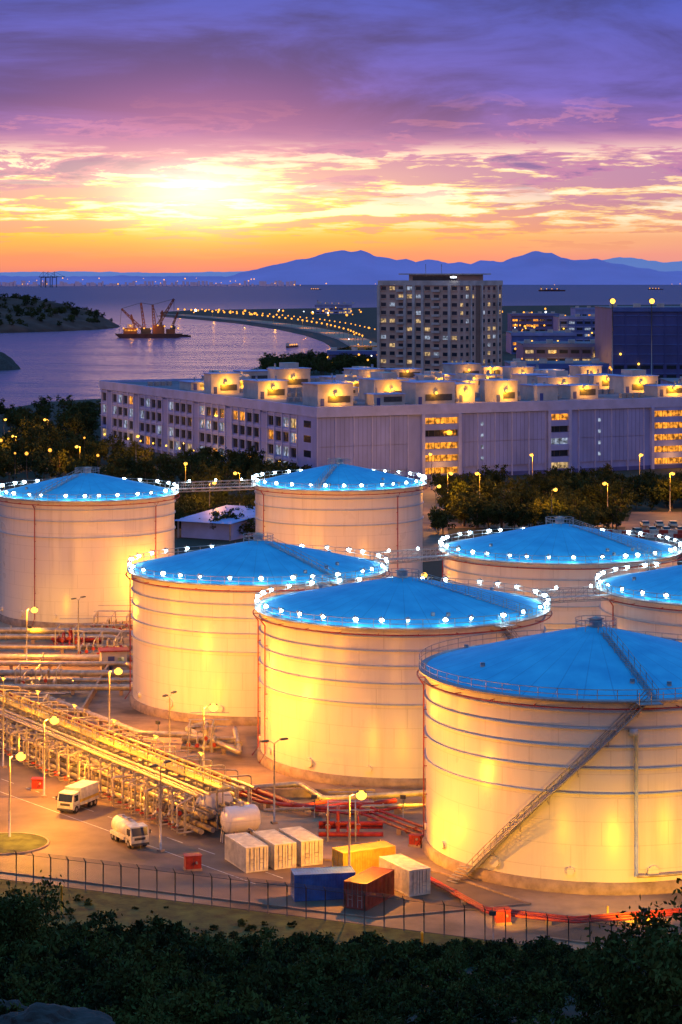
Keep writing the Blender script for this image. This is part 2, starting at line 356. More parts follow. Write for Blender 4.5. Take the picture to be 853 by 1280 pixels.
# ------------------------------------------------------------ land, sea, pads
def sheet(name,pts,z,mat):
    me=bpy.data.meshes.new(name); me.from_pydata([(x,y,0) for x,y in pts],[],[tuple(range(len(pts)))]); me.materials.append(mat)
    o=bpy.data.objects.new(name,me); scene.collection.objects.link(o); o.location.z=z; return o
import bmesh
def land():
    px=[(0,512),(60,502),(130,498),(190,496),(250,484),(330,456),(400,448),(438,441),(436,433),(420,424),(395,416),(360,409),(310,402),(255,397),(205,393),(200,390),
        (240,387.5),(300,386.5),(480,384),(640,382),(900,380)]
    P=[survey(a,b) for a,b in px]
    Q=[(P[0][0]-700,P[0][1]-200)]+P+[(6000,P[-1][1]),(6000,-200),(-1500,-200),(-1500,500)]
    bm=bmesh.new(); vs=[bm.verts.new((x,y,0)) for x,y in Q]; f=bm.faces.new(vs)
    if f.normal.z<0: f.normal_flip()
    low=[bm.verts.new((x,y,-6)) for x,y in Q]
    for i in range(len(Q)):
        j=(i+1)%len(Q)
        if i<len(P)+1:
            bm.faces.new((vs[i],vs[j],low[j],low[i])).material_index=1
    bm.normal_update(); bmesh.ops.triangulate(bm,faces=[f])
    me=bpy.data.meshes.new('ground'); bm.to_mesh(me); bm.free(); me.materials.append(M['scrub']); me.materials.append(M['conc'])
    o=bpy.data.objects.new('ground',me); scene.collection.objects.link(o); return P
coast=land()
sheet('sea',[(-150000,-3000),(150000,-3000),(150000,160000),(-150000,160000)],-2.5,M['sea'])
F0=Vector((-34.5,226,0)); F1=Vector((20.8,202,0)); fd=(F1-F0).normalized(); fn=Vector((-fd.y,fd.x,0))
def fl(s,n): p=F0+fd*s+fn*n; return (p.x,p.y)
pad=sheet('tank_farm_yard',[fl(-70,.5),fl(130,.5),(130,445),(-110,445)],.02,M['pad'])
road=sheet('service_road',[fl(-70,2.5),fl(40,2.5),fl(52,13),fl(40,20),fl(22,20),(-66,330),(-95,330),(-95,262)],.04,M['asph'])
road2=sheet('perimeter_road',[fl(56,3),fl(130,3),fl(130,11),fl(60,11)],.045,M['asph'])
g=G()
def kerb(g,pts,w=.18,h=.15):
    for a,b in zip(pts,pts[1:]):
        a=Vector((*a,0)); b=Vector((*b,0)); d=b-a
        g.box('kerb',M['conc'],0,d.length,-w/2,w/2,0,h+.05,math.atan2(d.y,d.x),(a.x,a.y))
kerb(g,[fl(-70,2.4),fl(40,2.4),fl(52,13),fl(40,20.1),fl(22,20.1),(-66,330)]); kerb(g,[fl(56,2.9),fl(130,2.9)]); kerb(g,[fl(60,11.1),fl(130,11.1)])
g.build('kerbs')
g=G()
a=Vector((*fl(26,12),0)); b=Vector((-78,318,0)); dd=(b-a); L=dd.length; an=math.atan2(dd.y,dd.x)
for i in range(int(L/6)): g.box('m',M['line'],i*6,i*6+3,-.06,.06,.045,.05,an,(a.x,a.y))
g.box('m',M['line'],0,L,3.4,3.5,.045,.05,an,(a.x,a.y))
g.build('road_markings')
g=G(); ic=survey(8,1056)
g.rev('kerb',M['conc'],[(4.6,0),(4.6,.2),(4.4,.2)],40); g.rev('grass',M['grass'],[(4.4,.18),(2,.35),(0.01,.4)],40)
g.build('traffic_island',(ic[0],ic[1],0))
sheet('grass_verge',[fl(-70,.4),fl(130,.4),(130,150),(-110,190)],.012,M['grass'])
g=G()
def wall(g,a,b,h=1.0,w=.3):
    a=Vector((*a,0)); b=Vector((*b,0)); d=b-a
    g.box('bund',M['conc'],0,d.length,-w/2,w/2,0,h,math.atan2(d.y,d.x),(a.x,a.y))
wall(g,(-36,352),(-36,300)); wall(g,(-36,300),(-12,262)); wall(g,(-12,262),(4,262)); wall(g,(-36,352),(60,385))
wall(g,(-110,378),(-40,378)); wall(g,(60,385),(130,385))
g.build('bund_wall')

# ------------------------------------------------------------ pipes
def bend(pts,rad=1.2,k=4):
    P=[Vector(p) for p in pts]; out=[P[0]]
    for i in range(1,len(P)-1):
        a=(P[i-1]-P[i]); b=(P[i+1]-P[i]); r=min(rad,a.length/2,b.length/2); a.normalize(); b.normalize()
        A=P[i]+a*r; B=P[i]+b*r
        for j in range(k+1): t=j/k; out.append(A*(1-t)**2+P[i]*2*t*(1-t)+B*t*t)
    out.append(P[-1]); return out
def run(g,part,mat,pts,r,sup=6,n=8,flange=9):
    g.pipe(part,mat,bend(pts,max(.6,r*3)),r,n)
    for a,b in zip(pts,pts[1:]):
        a=Vector(a); b=Vector(b); d=b-a
        if abs(d.z)>.5*d.length: continue
        for i in range(1,int(d.length/sup)+1):
            p=a+d*(i*sup/d.length)
            if p.z-r>.1: g.box('pipe_supports',M['conc'],p.x-.25,p.x+.25,p.y-.25,p.y+.25,0,p.z-r)
        for i in range(int(d.length/flange)):
            p=a+d*((i+.5)*flange/d.length); u=d.normalized(); g.tube(part+'_flanges',mat,p-u*.08,p+u*.08,r*1.5,n)
T=Vector((.53,-.848,0)); Nn=Vector((.848,.53,0)); S=Vector((-52,300,0))
def rk(x,y,z=0): p=S+T*x+Nn*y; return (p.x,p.y,z)
g=G()
for i,(o,r,z) in enumerate(((13,.2,.9),(14,.2,.9),(15.2,.27,1.0),(16.4,.15,.7))):
    run(g,'fire_main',M['red'],[rk(-30,o,z),rk(60+i*2,o,z),rk(64+i*2,o+3,z),rk(64+i*2,o+9+i,z)],r)
for i in range(3): run(g,'fire_main',M['red'],[rk(66,20+i*1.2,.8),rk(84+i,20+i*1.2,.8)],.16)
g.build('fire_water_pipeline')
g=G()
e0=survey(470,1070); e1=survey(545,1112); e2=survey(610,1148); e3=survey(720,1160); e4=survey(860,1128)
for i in range(3):
    o=i*.8; run(g,'fire_main',M['red'],[(e0[0],e0[1]+o,.5),(e1[0],e1[1]+o,.5),(e2[0],e2[1]+o,.5),(e3[0],e3[1]+o,.5),(e4[0]+20,e4[1]+o,.5)],.12)
g.build('fire_water_pipeline')
g=G()
for i,(Y,r,z,x1) in enumerate(((376,.55,1.4,-38),(371,.45,1.2,-38),(362,.35,1.0,-36),(350,.55,1.3,-33),(346,.4,1.1,-33),(337,.5,1.2,-31),(333,.3,.9,-31),(326,.45,1.1,-30))):
    run(g,'product_pipe',M['pipe'],[(-105,Y+3,z),(x1-8,Y,z),(x1,Y,z),(x1+2,Y-4,z)],r,n=10)
run(g,'product_pipe',M['pipe'],[rk(-10,18,1.2),rk(20,18,1.2),rk(24,23,1.2),rk(30,23,1.2)],.4,n=10)
run(g,'product_pipe',M['pipe'],[rk(-20,11,1.6),rk(52,11,1.6)],.32,n=10)
run(g,'product_pipe',M['pipe'],[rk(-20,9.8,2.0),rk(60,9.8,2.0)],.22,n=10)
q=[survey(232,912,1),survey(300,942,1),survey(275,975,1)]
run(g,'product_pipe',M['pipe'],[(-18,300,1.1),(q[0][0],q[0][1],1.1),(q[1][0],q[1][1],1.1),(-14,296,1.1)],.35,n=10)
q=[survey(a,b,1) for a,b in ((262,990),(375,981),(405,1000),(540,992))]
run(g,'product_pipe',M['pipe'],[(x,y,1.1) for x,y in q],.34,n=10)
q=[survey(a,b,1) for a,b in ((330,1012),(430,1008),(545,1005))]
run(g,'product_pipe',M['pipe'],[(x,y,.9) for x,y in q],.2,n=10)
g.build('product_pipeline')

# manifold pipe rack
g=G(); L=68
for i in range(0,L+1,3):
    for y in (0,4,8):
        g.box('frame',M['steel'],i-.1,i+.1,y-.1,y+.1,0,4.6)
    for z in (2.1,4.2): g.box('frame',M['steel'],i-.08,i+.08,-.3,8.3,z,z+.2)
    if i%6==0:
        g.tube('frame',M['steel'],(i,0,.2),(i+3,0,4.2),.06,4)
for y,z,r in ((.8,2.6,.22),(1.7,2.55,.16),(2.6,2.6,.24),(3.4,2.5,.12),(4.8,2.6,.22),(5.7,2.6,.22),(6.6,2.5,.14),(7.4,2.6,.22),
              (.6,4.65,.16),(1.3,4.6,.1),(2.0,4.65,.16),(5.3,4.7,.24),(6.4,4.65,.15),(7.6,4.65,.18),
              (1,.7,.3),(2.4,.7,.3),(5,.7,.35),(6.6,.7,.3)):
    g.tube('pipes',M['pipe'],(-25,y,z),(L,y,z),r,8)
for i in range(0,int(L/1.5)):
    x=i*1.5+.6; y0=R_(-1.6,-.7)
    g.pipe('loading_arms',M['pipe'],bend([(x,.8,2.7),(x,.8,3.6+R_(-.2,.8)),(x,y0,3.6+R_(-.2,.6)),(x,y0,.5),(x,1,.5)],.3,3),R_(.06,.11),6)
    g.ball('valves',M['steel'],(x,y0,R_(1.2,2)),.22,6,4)
    g.rev('valve_wheels',M['red'],[(.26,R_(1.2,1.3)),(.3,1.3),(.26,1.35)],10,c=(x,y0-.35))
    if i%2: g.pipe('loading_arms',M['pipe'],bend([(x+.4,5,2.7),(x+.4,5,5.5+R_(0,.7)),(x+.4,8.6,5.5),(x+.4,8.6,.5)],.4,3),.09,6)
    if i%3==0: g.tube('vent_risers',M['steel'],(x,3.6,2.5),(x,3.6,R_(5.5,6.8)),.07,5)
g.box('catwalk',M['yel'],0,L,3.3,4.6,5.0,5.08)
for s in (3.3,4.6):
    for hz in (.55,1.1): g.tube('catwalk_rail',M['yel'],(0,s,5+hz),(L,s,5+hz),.04,4)
    for i in range(0,L+1,2): g.tube('catwalk_rail',M['yel'],(i,s,5),(i,s,6.1),.035,4)
for i in range(6):
    x=6+i*11; g.tube('lamp_post',M['steel'],(x,4.7,5),(x,4.7,7.6),.05,5); g.box('lamp_head',M['sodw'],x-.5,x+.5,4.6,4.8,7.55,7.62)
rack=g.build('pipe_rack',(S.x,S.y,0),math.atan2(T.y,T.x))
for i in range(6): point('rack_light',(6+i*11,4.7,7.3),1300,YEL,.1,rack)
for i in range(4): point('rack_light',(8+i*17,-1.5,3.0),450,SOD,.1,rack)

def cluster(name,cx,cy,w,d,seed,mat='pipe'):
    rr=random.Random(seed); g=G()
    for i in range(int(w/1.1)):
        x=i*1.1; h=rr.uniform(1.2,3.2)
        g.pipe('pipes',M[mat],bend([(x,0,.5),(x,0,h),(x,d*rr.uniform(.4,1),h),(x,d,.5)],.4,3),rr.uniform(.1,.2),7)
        g.ball('valves',M['steel'],(x,0,h*.6),.3,6,4); g.tube('valve_wheels',M['red'],(x,-.5,h*.6),(x,-.45,h*.6),.3,8)
    for y,z in ((0,.6),(d,.7),(d*.5,1.4)): g.tube('headers',M[mat],(-1,y,z),(w+1,y,z),.26,8)
    for x in range(0,int(w),3):
        for y in (-.8,d+.8): g.box('frame',M['steel'],x-.08,x+.08,y-.08,y+.08,0,3.4)
        g.box('frame',M['steel'],x-.07,x+.07,-.8,d+.8,3.3,3.42)
    for y in (-.8,d+.8):
        for z in (3.4,4.3): g.tube('frame',M['steel'],(0,y,z),(w,y,z),.05,4)
    return g.build(name,(cx,cy,0))
for i,(a_,b_,w_,d_,m_) in enumerate(((100,822,8,5,'pipe'),(118,795,9,5,'pipe'),(20,865,7,4,'pipe'),(236,940,5,3,'pipe'),(410,1050,5,3,'red'),(200,1030,8,3,'pipe'),(0,905,9,4,'pipe'),(70,812,6,4,'red'))):
    x,y=survey(a_,b_); cluster('valve_manifold',x,y,w_,d_,i+1,m_)
def vessel(px,py,r,L,rot):
    g=G(); n=8
    prof=[(0.01,-L/2-r*.45)]+[(r*math.sin(math.pi/2*i/5),-L/2-r*.45*math.cos(math.pi/2*i/5)) for i in range(1,6)]
    prof+= [(a,-b) for a,b in reversed(prof)]
    pts=[(0,y,r+.9) for _,y in prof]; rr=[a for a,_ in prof]
    g.pipe('shell',M['tank'],pts,rr,20)
    for s in (-L*.3,L*.3): g.box('saddles',M['conc'],-r*.7,r*.7,s-.2,s+.2,0,1.3)
    g.tube('manhole',M['steel'],(0,0,2*r+.8),(0,0,2*r+1.3),.35,10)
    g.pipe('nozzle',M['pipe'],bend([(r*.8,.5,1.5),(r+1,.5,1.5),(r+1,.5,.2)],.3,3),.12,6)
    for s in(-1,1): g.tube('ladder',M['steel'],(s*.25,-L/2-r*.5,0),(s*.25,-L/2-r*.3,2*r+1),.04,4)
    x,y=survey(px,py); g.build('horizontal_fuel_vessel',(x,y,0),rot)
vessel(301,1051,1.45,3.0,math.radians(-65)); vessel(268,1032,1.45,3.0,math.radians(-35))

# ------------------------------------------------------------ street lamps
def lamp_g(h=9,double=False,lit=True,lens=.34):
    g=G(); g.box('base_plate',M['conc'],-.3,.3,-.3,.3,0,.25)
    g.pipe('post',M['steel'],[(0,0,.2),(0,0,h*.5),(0,0,h)],[.13,.1,.07],8)
    for s in ((1,-1) if double else (1,)):
        g.pipe('arm',M['steel'],[(0,0,h-.1),(s*.5,0,h+.25),(s*1.0,0,h+.3)],.045,6)
        g.box('luminaire',M['dsteel'],s*1.2-.45,s*1.2+.45,-.2,.2,h+.25,h+.42)
        if lit: g.ball('lamp_lens',M['sod'],(s*1.2,0,h+.02),lens,12,8,sz=.85)
    return g
lamp=lamp_g(lens=.55).build('street_lamp',(-1000,-150,0))
def put_lamp(x,y,rot=0,P=5200,z=0,sc=1):
    o=dup(lamp,(x,y,z),rot,'street_lamp',sc)
    point('lamp_light',(1.2,0,8.3),P,SOD,.1,o); return o
for px,py,P in ((148,925,16000),(267,978,14500),(43,835,16000),(68,997,20000),(26,1050,20000),(452,1107,14000)):
    x,y=survey(px,py); put_lamp(x-1.2,y,0,P)
un=lamp_g(lit=False,double=True)
ul=un.build('unlit_street_lamp',(*survey(343,1030),0),.5)
for a_,b_,c_ in ((212,962,1.2),(98,820,1.0),(201,1065,1.0),(4,960,1.0)): dup(ul,(*survey(a_,b_),0),c_,'unlit_street_lamp')
for x,y,P in ((58,210,9000),(-62,300,16000),(-75,345,14000),(12,312,6000),(52,268,8000),(-30,385,8500),(-14,388,7000),(14,388,7000),(62,335,9000),(-62,440,9000),(-22,372,5500)):  # extra lamps added to light the yard and tank walls
    put_lamp(x,y,R_(0,6),P)
def add_flood(x,y,tx,ty,tz,P,col=YEL,h=2.2,ang=100):  # fixture added to put a yellow glow on the lower tank walls
    g=G(); g.tube('post',M['steel'],(0,0,0),(0,0,h),.06,6); g.box('housing',M['dsteel'],-.3,.3,-.22,.05,h,h+.4); g.box('lens',M['sodw'],-.26,.26,.055,.07,h+.04,h+.36)
    rot=math.atan2(ty-y,tx-x)-math.pi/2
    o=g.build('added_floodlight',(x,y,0),rot)
    L=bpy.data.lights.new('added_flood_beam','SPOT'); L.energy=P; L.color=col; L.spot_size=math.radians(ang); L.spot_blend=.9; L.shadow_soft_size=.2
    s=bpy.data.objects.new('added_flood_beam',L); scene.collection.objects.link(s); s.parent=o; s.location=(0,.15,h+.2)
    d=Vector((0,math.hypot(tx-x,ty-y),tz-h)); s.rotation_euler=d.to_track_quat('-Z','Y').to_euler()
add_flood(14,206,22,222,3,6500); add_flood(28,207,28,221,1,9000); add_flood(44,207,36,223,1,10500); add_flood(4,232,12,232,2,3400)
add_flood(-3,252,2,268,1,4200); add_flood(7,252,10,266,1,4200); add_flood(-24,294,-16,305,1,3600); add_flood(-52,374,-48,386,1,3200); add_flood(30,316,34,329,1,4000)

# ------------------------------------------------------------ containers
def container(px,py,mat,rot,doors=True):
    g=G(); W,L,H=2.44,6.06,2.6; m=M[mat]
    g.box('body',m,-W/2+.05,W/2-.05,-L/2+.05,L/2-.05,.15,H-.05)
    for x in (-W/2,W/2-.14):
        for y in (-L/2,L/2-.14): g.box('corner_posts',m,x,x+.14,y,y+.14,.0,H)
    for x in (-W/2,W/2-.12):
        for z in (.02,H-.13): g.box('rails',m,x,x+.12,-L/2+.14,L/2-.14,z,z+.12)
    for y in (-L/2,L/2-.12):
        for z in (.02,H-.13): g.box('rails',m,-W/2+.14,W/2-.14,y,y+.12,z,z+.12)
    n=20
    for i in range(n):
        y=-L/2+.3+i*(L-.6)/(n-1)
        for s in (-1,1): g.box('corrugation',m,s*(W/2-.03)-.03,s*(W/2-.03)+.03,y-.07,y+.07,.16,H-.15)
        g.box('corrugation',m,-W/2+.15,W/2-.15,y-.06,y+.06,H-.05,H-.02)
    for i in range(8):
        x=-W/2+.3+i*(W-.6)/7; g.box('corrugation',m,x-.06,x+.06,L/2-.05,L/2-.01,.16,H-.15)
    for x in (-.75,-.3,.3,.75): g.tube('door_bars',M['steel'],(x,-L/2-.01,.2),(x,-L/2-.01,H-.15),.03,6)
    g.box('door_gap',M['dsteel'],-.02,.02,-L/2+.02,-L/2+.045,.2,H-.15)
    for z in (.9,1.3): 
        for s in(-.5,.5): g.box('door_handles',M['steel'],s-.2,s+.2,-L/2-.04,-L/2,z,z+.04)
    x,y=survey(px,py); return g.build('shipping_container',(x,y,0.05),rot)
for px,py,m,r in ((308,1082,'cwhite',24),(343,1078,'cwhite',24),(376,1074,'cwhite',24),(455,1091,'yel',-62),(506,1111,'cwhite',28),(404,1122,'cblue',-80),(462,1128,'cred',-28)):
    container(px,py,m,math.radians(r))

# ------------------------------------------------------------ trucks
def truck(px,py,rot,tanker=True):
    g=G(); Y=M['yel']; W=M['cwhite']
    g.box('chassis',M['dsteel'],-.45,.45,-3.4,2.6,.55,.8)
    v=[1.4,3.1,3.15,2.85,1.4]; z=[.5,.5,1.4,2.5,2.6]
    L=[(-1.1,v[i],z[i]) for i in range(5)]; Rr=[(1.1,v[i],z[i]) for i in range(5)]
    g.face('cab',W,L); g.face('cab',W,list(reversed(Rr)))
    for i in range(5):
        j=(i+1)%5; g.face('cab',W,[L[i],Rr[i],Rr[j],L[j]])
    g.face('windscreen',M['glass'],[(-.98,3.16,1.5),(.98,3.16,1.5),(.98,2.92,2.38),(-.98,2.92,2.38)])
    for s in (-1,1):
        g.box('side_windows',M['glass'],s*1.105-.01,s*1.105+.01,1.75,2.75,1.5,2.25)
        g.box('mirrors',M['dsteel'],s*1.35-.08,s*1.35+.08,2.95,3.05,1.6,2.1)
        g.box('headlamps',M['line'],s*.8-.18,s*.8+.18,3.12,3.18,.75,.95)
        g.box('tail_lamps',M['red'],s*.9-.12,s*.9+.12,-3.45,-3.4,.75,.9)
    g.box('bumper',M['dsteel'],-1.1,1.1,3.1,3.3,.4,.65); g.box('grille',M['dsteel'],-.7,.7,3.12,3.17,1.0,1.3)
    if tanker:
        g.pipe('tank_body',W,[(0,-3.4,1.75),(0,-3.2,1.75),(0,1.0,1.75),(0,1.2,1.75)],[.75,1.0,1.0,.8],16)
        g.box('tank_catwalk',M['steel'],-.3,.3,-3,.9,2.74,2.82); g.box('side_lockers',W,-1.15,1.15,-3.2,1.0,.7,1.1)
        for y in (-2,-.2): g.tube('hatches',M['steel'],(0,y,2.8),(0,y,3.0),.25,8)
    else:
        g.box('cargo_body',W,-1.15,1.15,-3.4,1.2,.8,2.9); g.box('stripe',Y,-1.16,1.16,-3.41,1.21,1.2,1.55)
        for x in (-.55,.55): g.tube('rear_door_bars',M['steel'],(x,-3.43,.9),(x,-3.43,2.8),.03,5)
    for y in (2.2,-1.6,-2.6):
        for s in (-1,1):
            g.tube('wheels',M['tyre'],(s*.8,y,.48),(s*1.12,y,.48),.48,16); g.tube('hubs',M['steel'],(s*1.1,y,.48),(s*1.14,y,.48),.22,10)
        g.box('mudguards',M['dsteel'],-1.12,1.12,y-.55,y+.55,1.0,1.04)
    x,y=survey(px,py); o=g.build('fuel_tanker_truck' if tanker else 'box_truck',(x,y,.05),rot); o.scale=(.92,.85,.92)
truck(97,1012,math.radians(-205),False); truck(162,1055,math.radians(-150),True)

def cabinet(px,py,s=1):
    g=G(); g.box('box',M['red'],-.9*s,.9*s,-.6*s,.6*s,.25,1.7*s); g.box('plinth',M['conc'],-1*s,1*s,-.7*s,.7*s,0,.25)
    g.box('lid',M['red'],-1*s,1*s,-.7*s,.7*s,1.7*s,1.8*s); g.box('door_seam',M['dsteel'],-.02,.02,-.61*s,-.6*s,.35,1.6*s); g.tube('outlet',M['steel'],(.3,-.9*s,.9),(.3,-.6*s,.9),.12,8)
    g.build('fire_hose_cabinet',(*survey(px,py),0),R_(-.4,.4))
cabinet(48,988,.8); cabinet(241,1088,.9); cabinet(628,1155,.8); cabinet(520,1058,.7); cabinet(130,830,1)
g=G()
for s in range(0,60,4):
    p=fl(s+60,12.2); g.tube('b',M['yel'],(p[0],p[1],0),(p[0],p[1],1),.09,8)
g.build('bollards')

# ------------------------------------------------------------ fence
g=G(); L=200; i=0
while i<=L:
    g.tube('posts',M['dsteel'],(i,0,0),(i,0,3.0),.06,6); g.pipe('posts',M['dsteel'],[(i,0,2.9),(i,-.45,3.4)],.04,5); i+=2.0
for z in (.15,2.9): g.tube('rails',M['dsteel'],(0,0,z),(L,0,z),.03,4)
for k in range(3): g.tube('barbed_wire',M['dsteel'],(0,-.12-.15*k,3.05+.15*k),(L,-.12-.15*k,3.05+.15*k),.018,3)
g.face('chain_link_mesh',M['chain'],[(0,.02,.1),(L,.02,.1),(L,.02,2.9),(0,.02,2.9)])
p=fl(-70,0); g.build('chain_link_fence',(p[0],p[1],0),math.atan2(fd.y,fd.x))

# ------------------------------------------------------------ hillside
def hz(x,y):
    base=59*(1-y/197.0)
    if y>197: base=0
    n=noise.noise(Vector((x*.05,y*.05,3)))*1.6+noise.noise(Vector((x*.2,y*.2,1)))*.4
    k=min(1,max(0,(y-50)/50))
    return base+n*min(1,max(0,(197-y)/25))*k-(1-k)*1.2*min(1,y/20)-(.3 if y>=195 else 0)
def grid(name,x0,x1,nx,y0,y1,ny,fz,mat):
    v=[];f=[]
    for j in range(ny+1):
        for i in range(nx+1):
            x=x0+(x1-x0)*i/nx; y=y0+(y1-y0)*j/ny; v.append((x,y,fz(x,y)))
    for j in range(ny):
        for i in range(nx):
            a=j*(nx+1)+i; f.append((a,a+1,a+nx+2,a+nx+1))
    me=bpy.data.meshes.new(name); me.from_pydata(v,[],f); me.materials.append(mat); me.polygons.foreach_set('use_smooth',[True]*len(f))
    o=bpy.data.objects.new(name,me); scene.collection.objects.link(o); return o
grid('hillside',-130,130,130,-60,199,130,lambda x,y: hz(x,y) if y>0 else 59,M['scrub'])

# ------------------------------------------------------------ foliage
def tree_mesh(name,h,crown_r,crown_h,nclump,nleaf,leaf,seed,mat,trunk=True,cz=None):
    rr=random.Random(seed); v=[];f=[];mi=[]
    g=G(); cz=cz if cz is not None else h-crown_h*.5
    cl=[]
    for i in range(nclump):
        while True:
            p=Vector((rr.uniform(-1,1),rr.uniform(-1,1),rr.uniform(-1,1)))
            if .15<p.length<1: break
        k=rr.uniform(.75,1.2); cl.append((Vector((p.x*crown_r*k,p.y*crown_r*k,cz+p.z*crown_h*.5*k)),crown_r*rr.uniform(.14,.32)))
    if trunk:
        g.pipe('t',M['bark'],[(0,0,-.4),(rr.uniform(-.1,.1),0,h*.2),(rr.uniform(-.2,.2),rr.uniform(-.2,.2),h*.55),(0,0,h*.8)],[h*.028,h*.022,h*.014,h*.005],6)
        for c,_ in cl[:max(6,nclump//4)]:
            z=h*rr.uniform(.2,.5); m=Vector((c.x*.45,c.y*.45,(z+c.z)/2+.1)); g.pipe('t',M['bark'],[(0,0,z),m,c],[h*.012,h*.008,h*.003],4)
        v=list(g.p['t'][0]); f=list(g.p['t'][1]); mi=[0]*len(f)
    for c,r in cl:
        for k in range(nleaf):
            p=c+Vector((rr.gauss(0,r*.55),rr.gauss(0,r*.55),rr.gauss(0,r*.42)))
            a=Vector((rr.uniform(-1,1),rr.uniform(-1,1),rr.uniform(-.6,.6))).normalized(); b=a.orthogonal().normalized(); b.rotate(Matrix.Rotation(rr.uniform(0,6.28),3,a))
            c2=a.cross(b); s=leaf*rr.uniform(.6,1.3); n=len(v)
            v+= [tuple(p-b*s),tuple(p-c2*s*.45),tuple(p+b*s),tuple(p+c2*s*.45)]; f.append((n,n+1,n+2,n+3)); mi.append(1)
    me=bpy.data.meshes.new(name); me.from_pydata(v,[],f); me.materials.append(M['bark']); me.materials.append(mat); me.polygons.foreach_set('material_index',mi); me.update(); return me
far_t=[tree_mesh('tree_far',7+i,3.6+.3*i,5.8+.5*i,26,32,.42,i+10,M['leaf']) for i in range(4)]
bush_m=[tree_mesh('bush',2.6+.4*(i%2),1.9,2.6+.6*(i%2),26,64,.17,i+40,M['leafd'],True,1.3) for i in range(4)]
near_m=[tree_mesh('near_tree',4.6,2.7,3.6,60,150,.11,i+70,M['leafd']) for i in range(2)]
def parent_empty(name):
    o=bpy.data.objects.new(name,None); scene.collection.objects.link(o); return o
def scatter(parent,meshes,pts):
    for x,y,z,s in pts:
        o=bpy.data.objects.new('tree_instance',random.choice(meshes)); scene.collection.objects.link(o); o.parent=parent
        o.location=(x,y,z); o.rotation_euler=(0,0,R_(0,6.28)); o.scale=(s*R_(.85,1.2),s*R_(.85,1.2),s)
A=Vector((-6.9,657,0)); BA=math.atan2(.436,.9); U=Vector((math.cos(BA),math.sin(BA),0)); V=Vector((-U.y,U.x,0))
def inb(x,y,m=3):
    p=Vector((x,y,0))-A; u,v=p.dot(U),p.dot(V); return -m<u<175+m and -m<v<188+m
def pxpts(n,x0,x1,y0,y1,s0=.8,s1=1.3,cond=None):
    out=[]
    while len(out)<n:
        a,b=R_(x0,x1),R_(y0,y1)
        if cond and not cond(a,b): continue
        x,y=survey(a,b)
        if inb(x,y): continue
        out.append((x,y,0,R_(s0,s1)))
    return out
pe=parent_empty('tree_belt')
scatter(pe,far_t,pxpts(140,-60,120,518,604,.7,1.2))
scatter(pe,far_t,pxpts(110,100,400,575,640,.6,1.0,lambda a,b:b>560+ (a-110)*.10))
scatter(pe,far_t,pxpts(200,545,1000,614,668,.55,.95,lambda a,b: not(780<a and b>640)))
scatter(pe,far_t,pxpts(50,215,330,640,675,.5,.8))
scatter(pe,far_t,pxpts(150,330,474,447,470,.8,1.15,lambda a,b: b>459-(a-330)*.09))
pe=parent_empty('hillside_scrub'); pts=[]
for _ in range(800):
    y=50+(192-50)*random.random()**.8; x=R_(-1,1)*(.165*y+4); t=(y-50)/142; rx=x/(.152*y)
    top=(.95 if rx<-.5 else .72 if rx<.15 else .42)
    s=(.42+(top-.30)*t)*R_(.6,1.35)
    if y>182 and rx>-.3: continue
    pts.append((x,y,hz(x,y)-.2,s))
for _ in range(170):
    q=fl(R_(-12,75),-R_(2,14)); pts.append((q[0],q[1],-.15,R_(.10,.30)))
scatter(pe,bush_m,pts)
def near(px,d,s,mesh,name='tree'):
    x=(px-CX)*d/F; o=bpy.data.objects.new(name,mesh); scene.collection.objects.link(o); o.location=(x,d,hz(x,d)-.2); o.scale=(s,)*3; o.rotation_euler=(0,0,R_(0,6)); return o
near(838,63,.84,near_m[0]); near(775,66,.62,near_m[1]); near(900,60,.95,near_m[1]); near(0,110,1.15,near_m[1]); near(38,120,.85,near_m[0])
def rock(px,d,sx,sy,sz,seed):
    bm=bmesh.new(); bmesh.ops.create_icosphere(bm,subdivisions=5,radius=1)
    for v in bm.verts:
        n=noise.noise(v.co*1.3+Vector((seed,0,0)))*.45+noise.noise(v.co*4+Vector((seed,5,0)))*.16+noise.noise(v.co*11)*.05
        v.co*=1+n; v.co.x*=sx; v.co.y*=sy; v.co.z*=sz
    me=bpy.data.meshes.new('boulder'); bm.to_mesh(me); bm.free(); me.materials.append(M['rock'])
    x=(px-CX)*d/F; o=bpy.data.objects.new('boulder',me); scene.collection.objects.link(o); o.location=(x,d,hz(x,d)+.5)
rock(55,60,1.6,1.3,.8,1); rock(12,68,.8,.8,.7,4)
g=G(); 
for px,py,h in ((528,1215,3.4),(77,1142,2.6)):
    x,y=survey(px,py); g.tube('p',M['yel'],(x,y,-1),(x,y,h),.12,8)
    g.ball('p',M['yel'],(x,y,h),.15)
g.build('marker_posts')
x,y=survey(528,1215); point('marker_light',(x,y-2,3.5),60,YEL,.05)

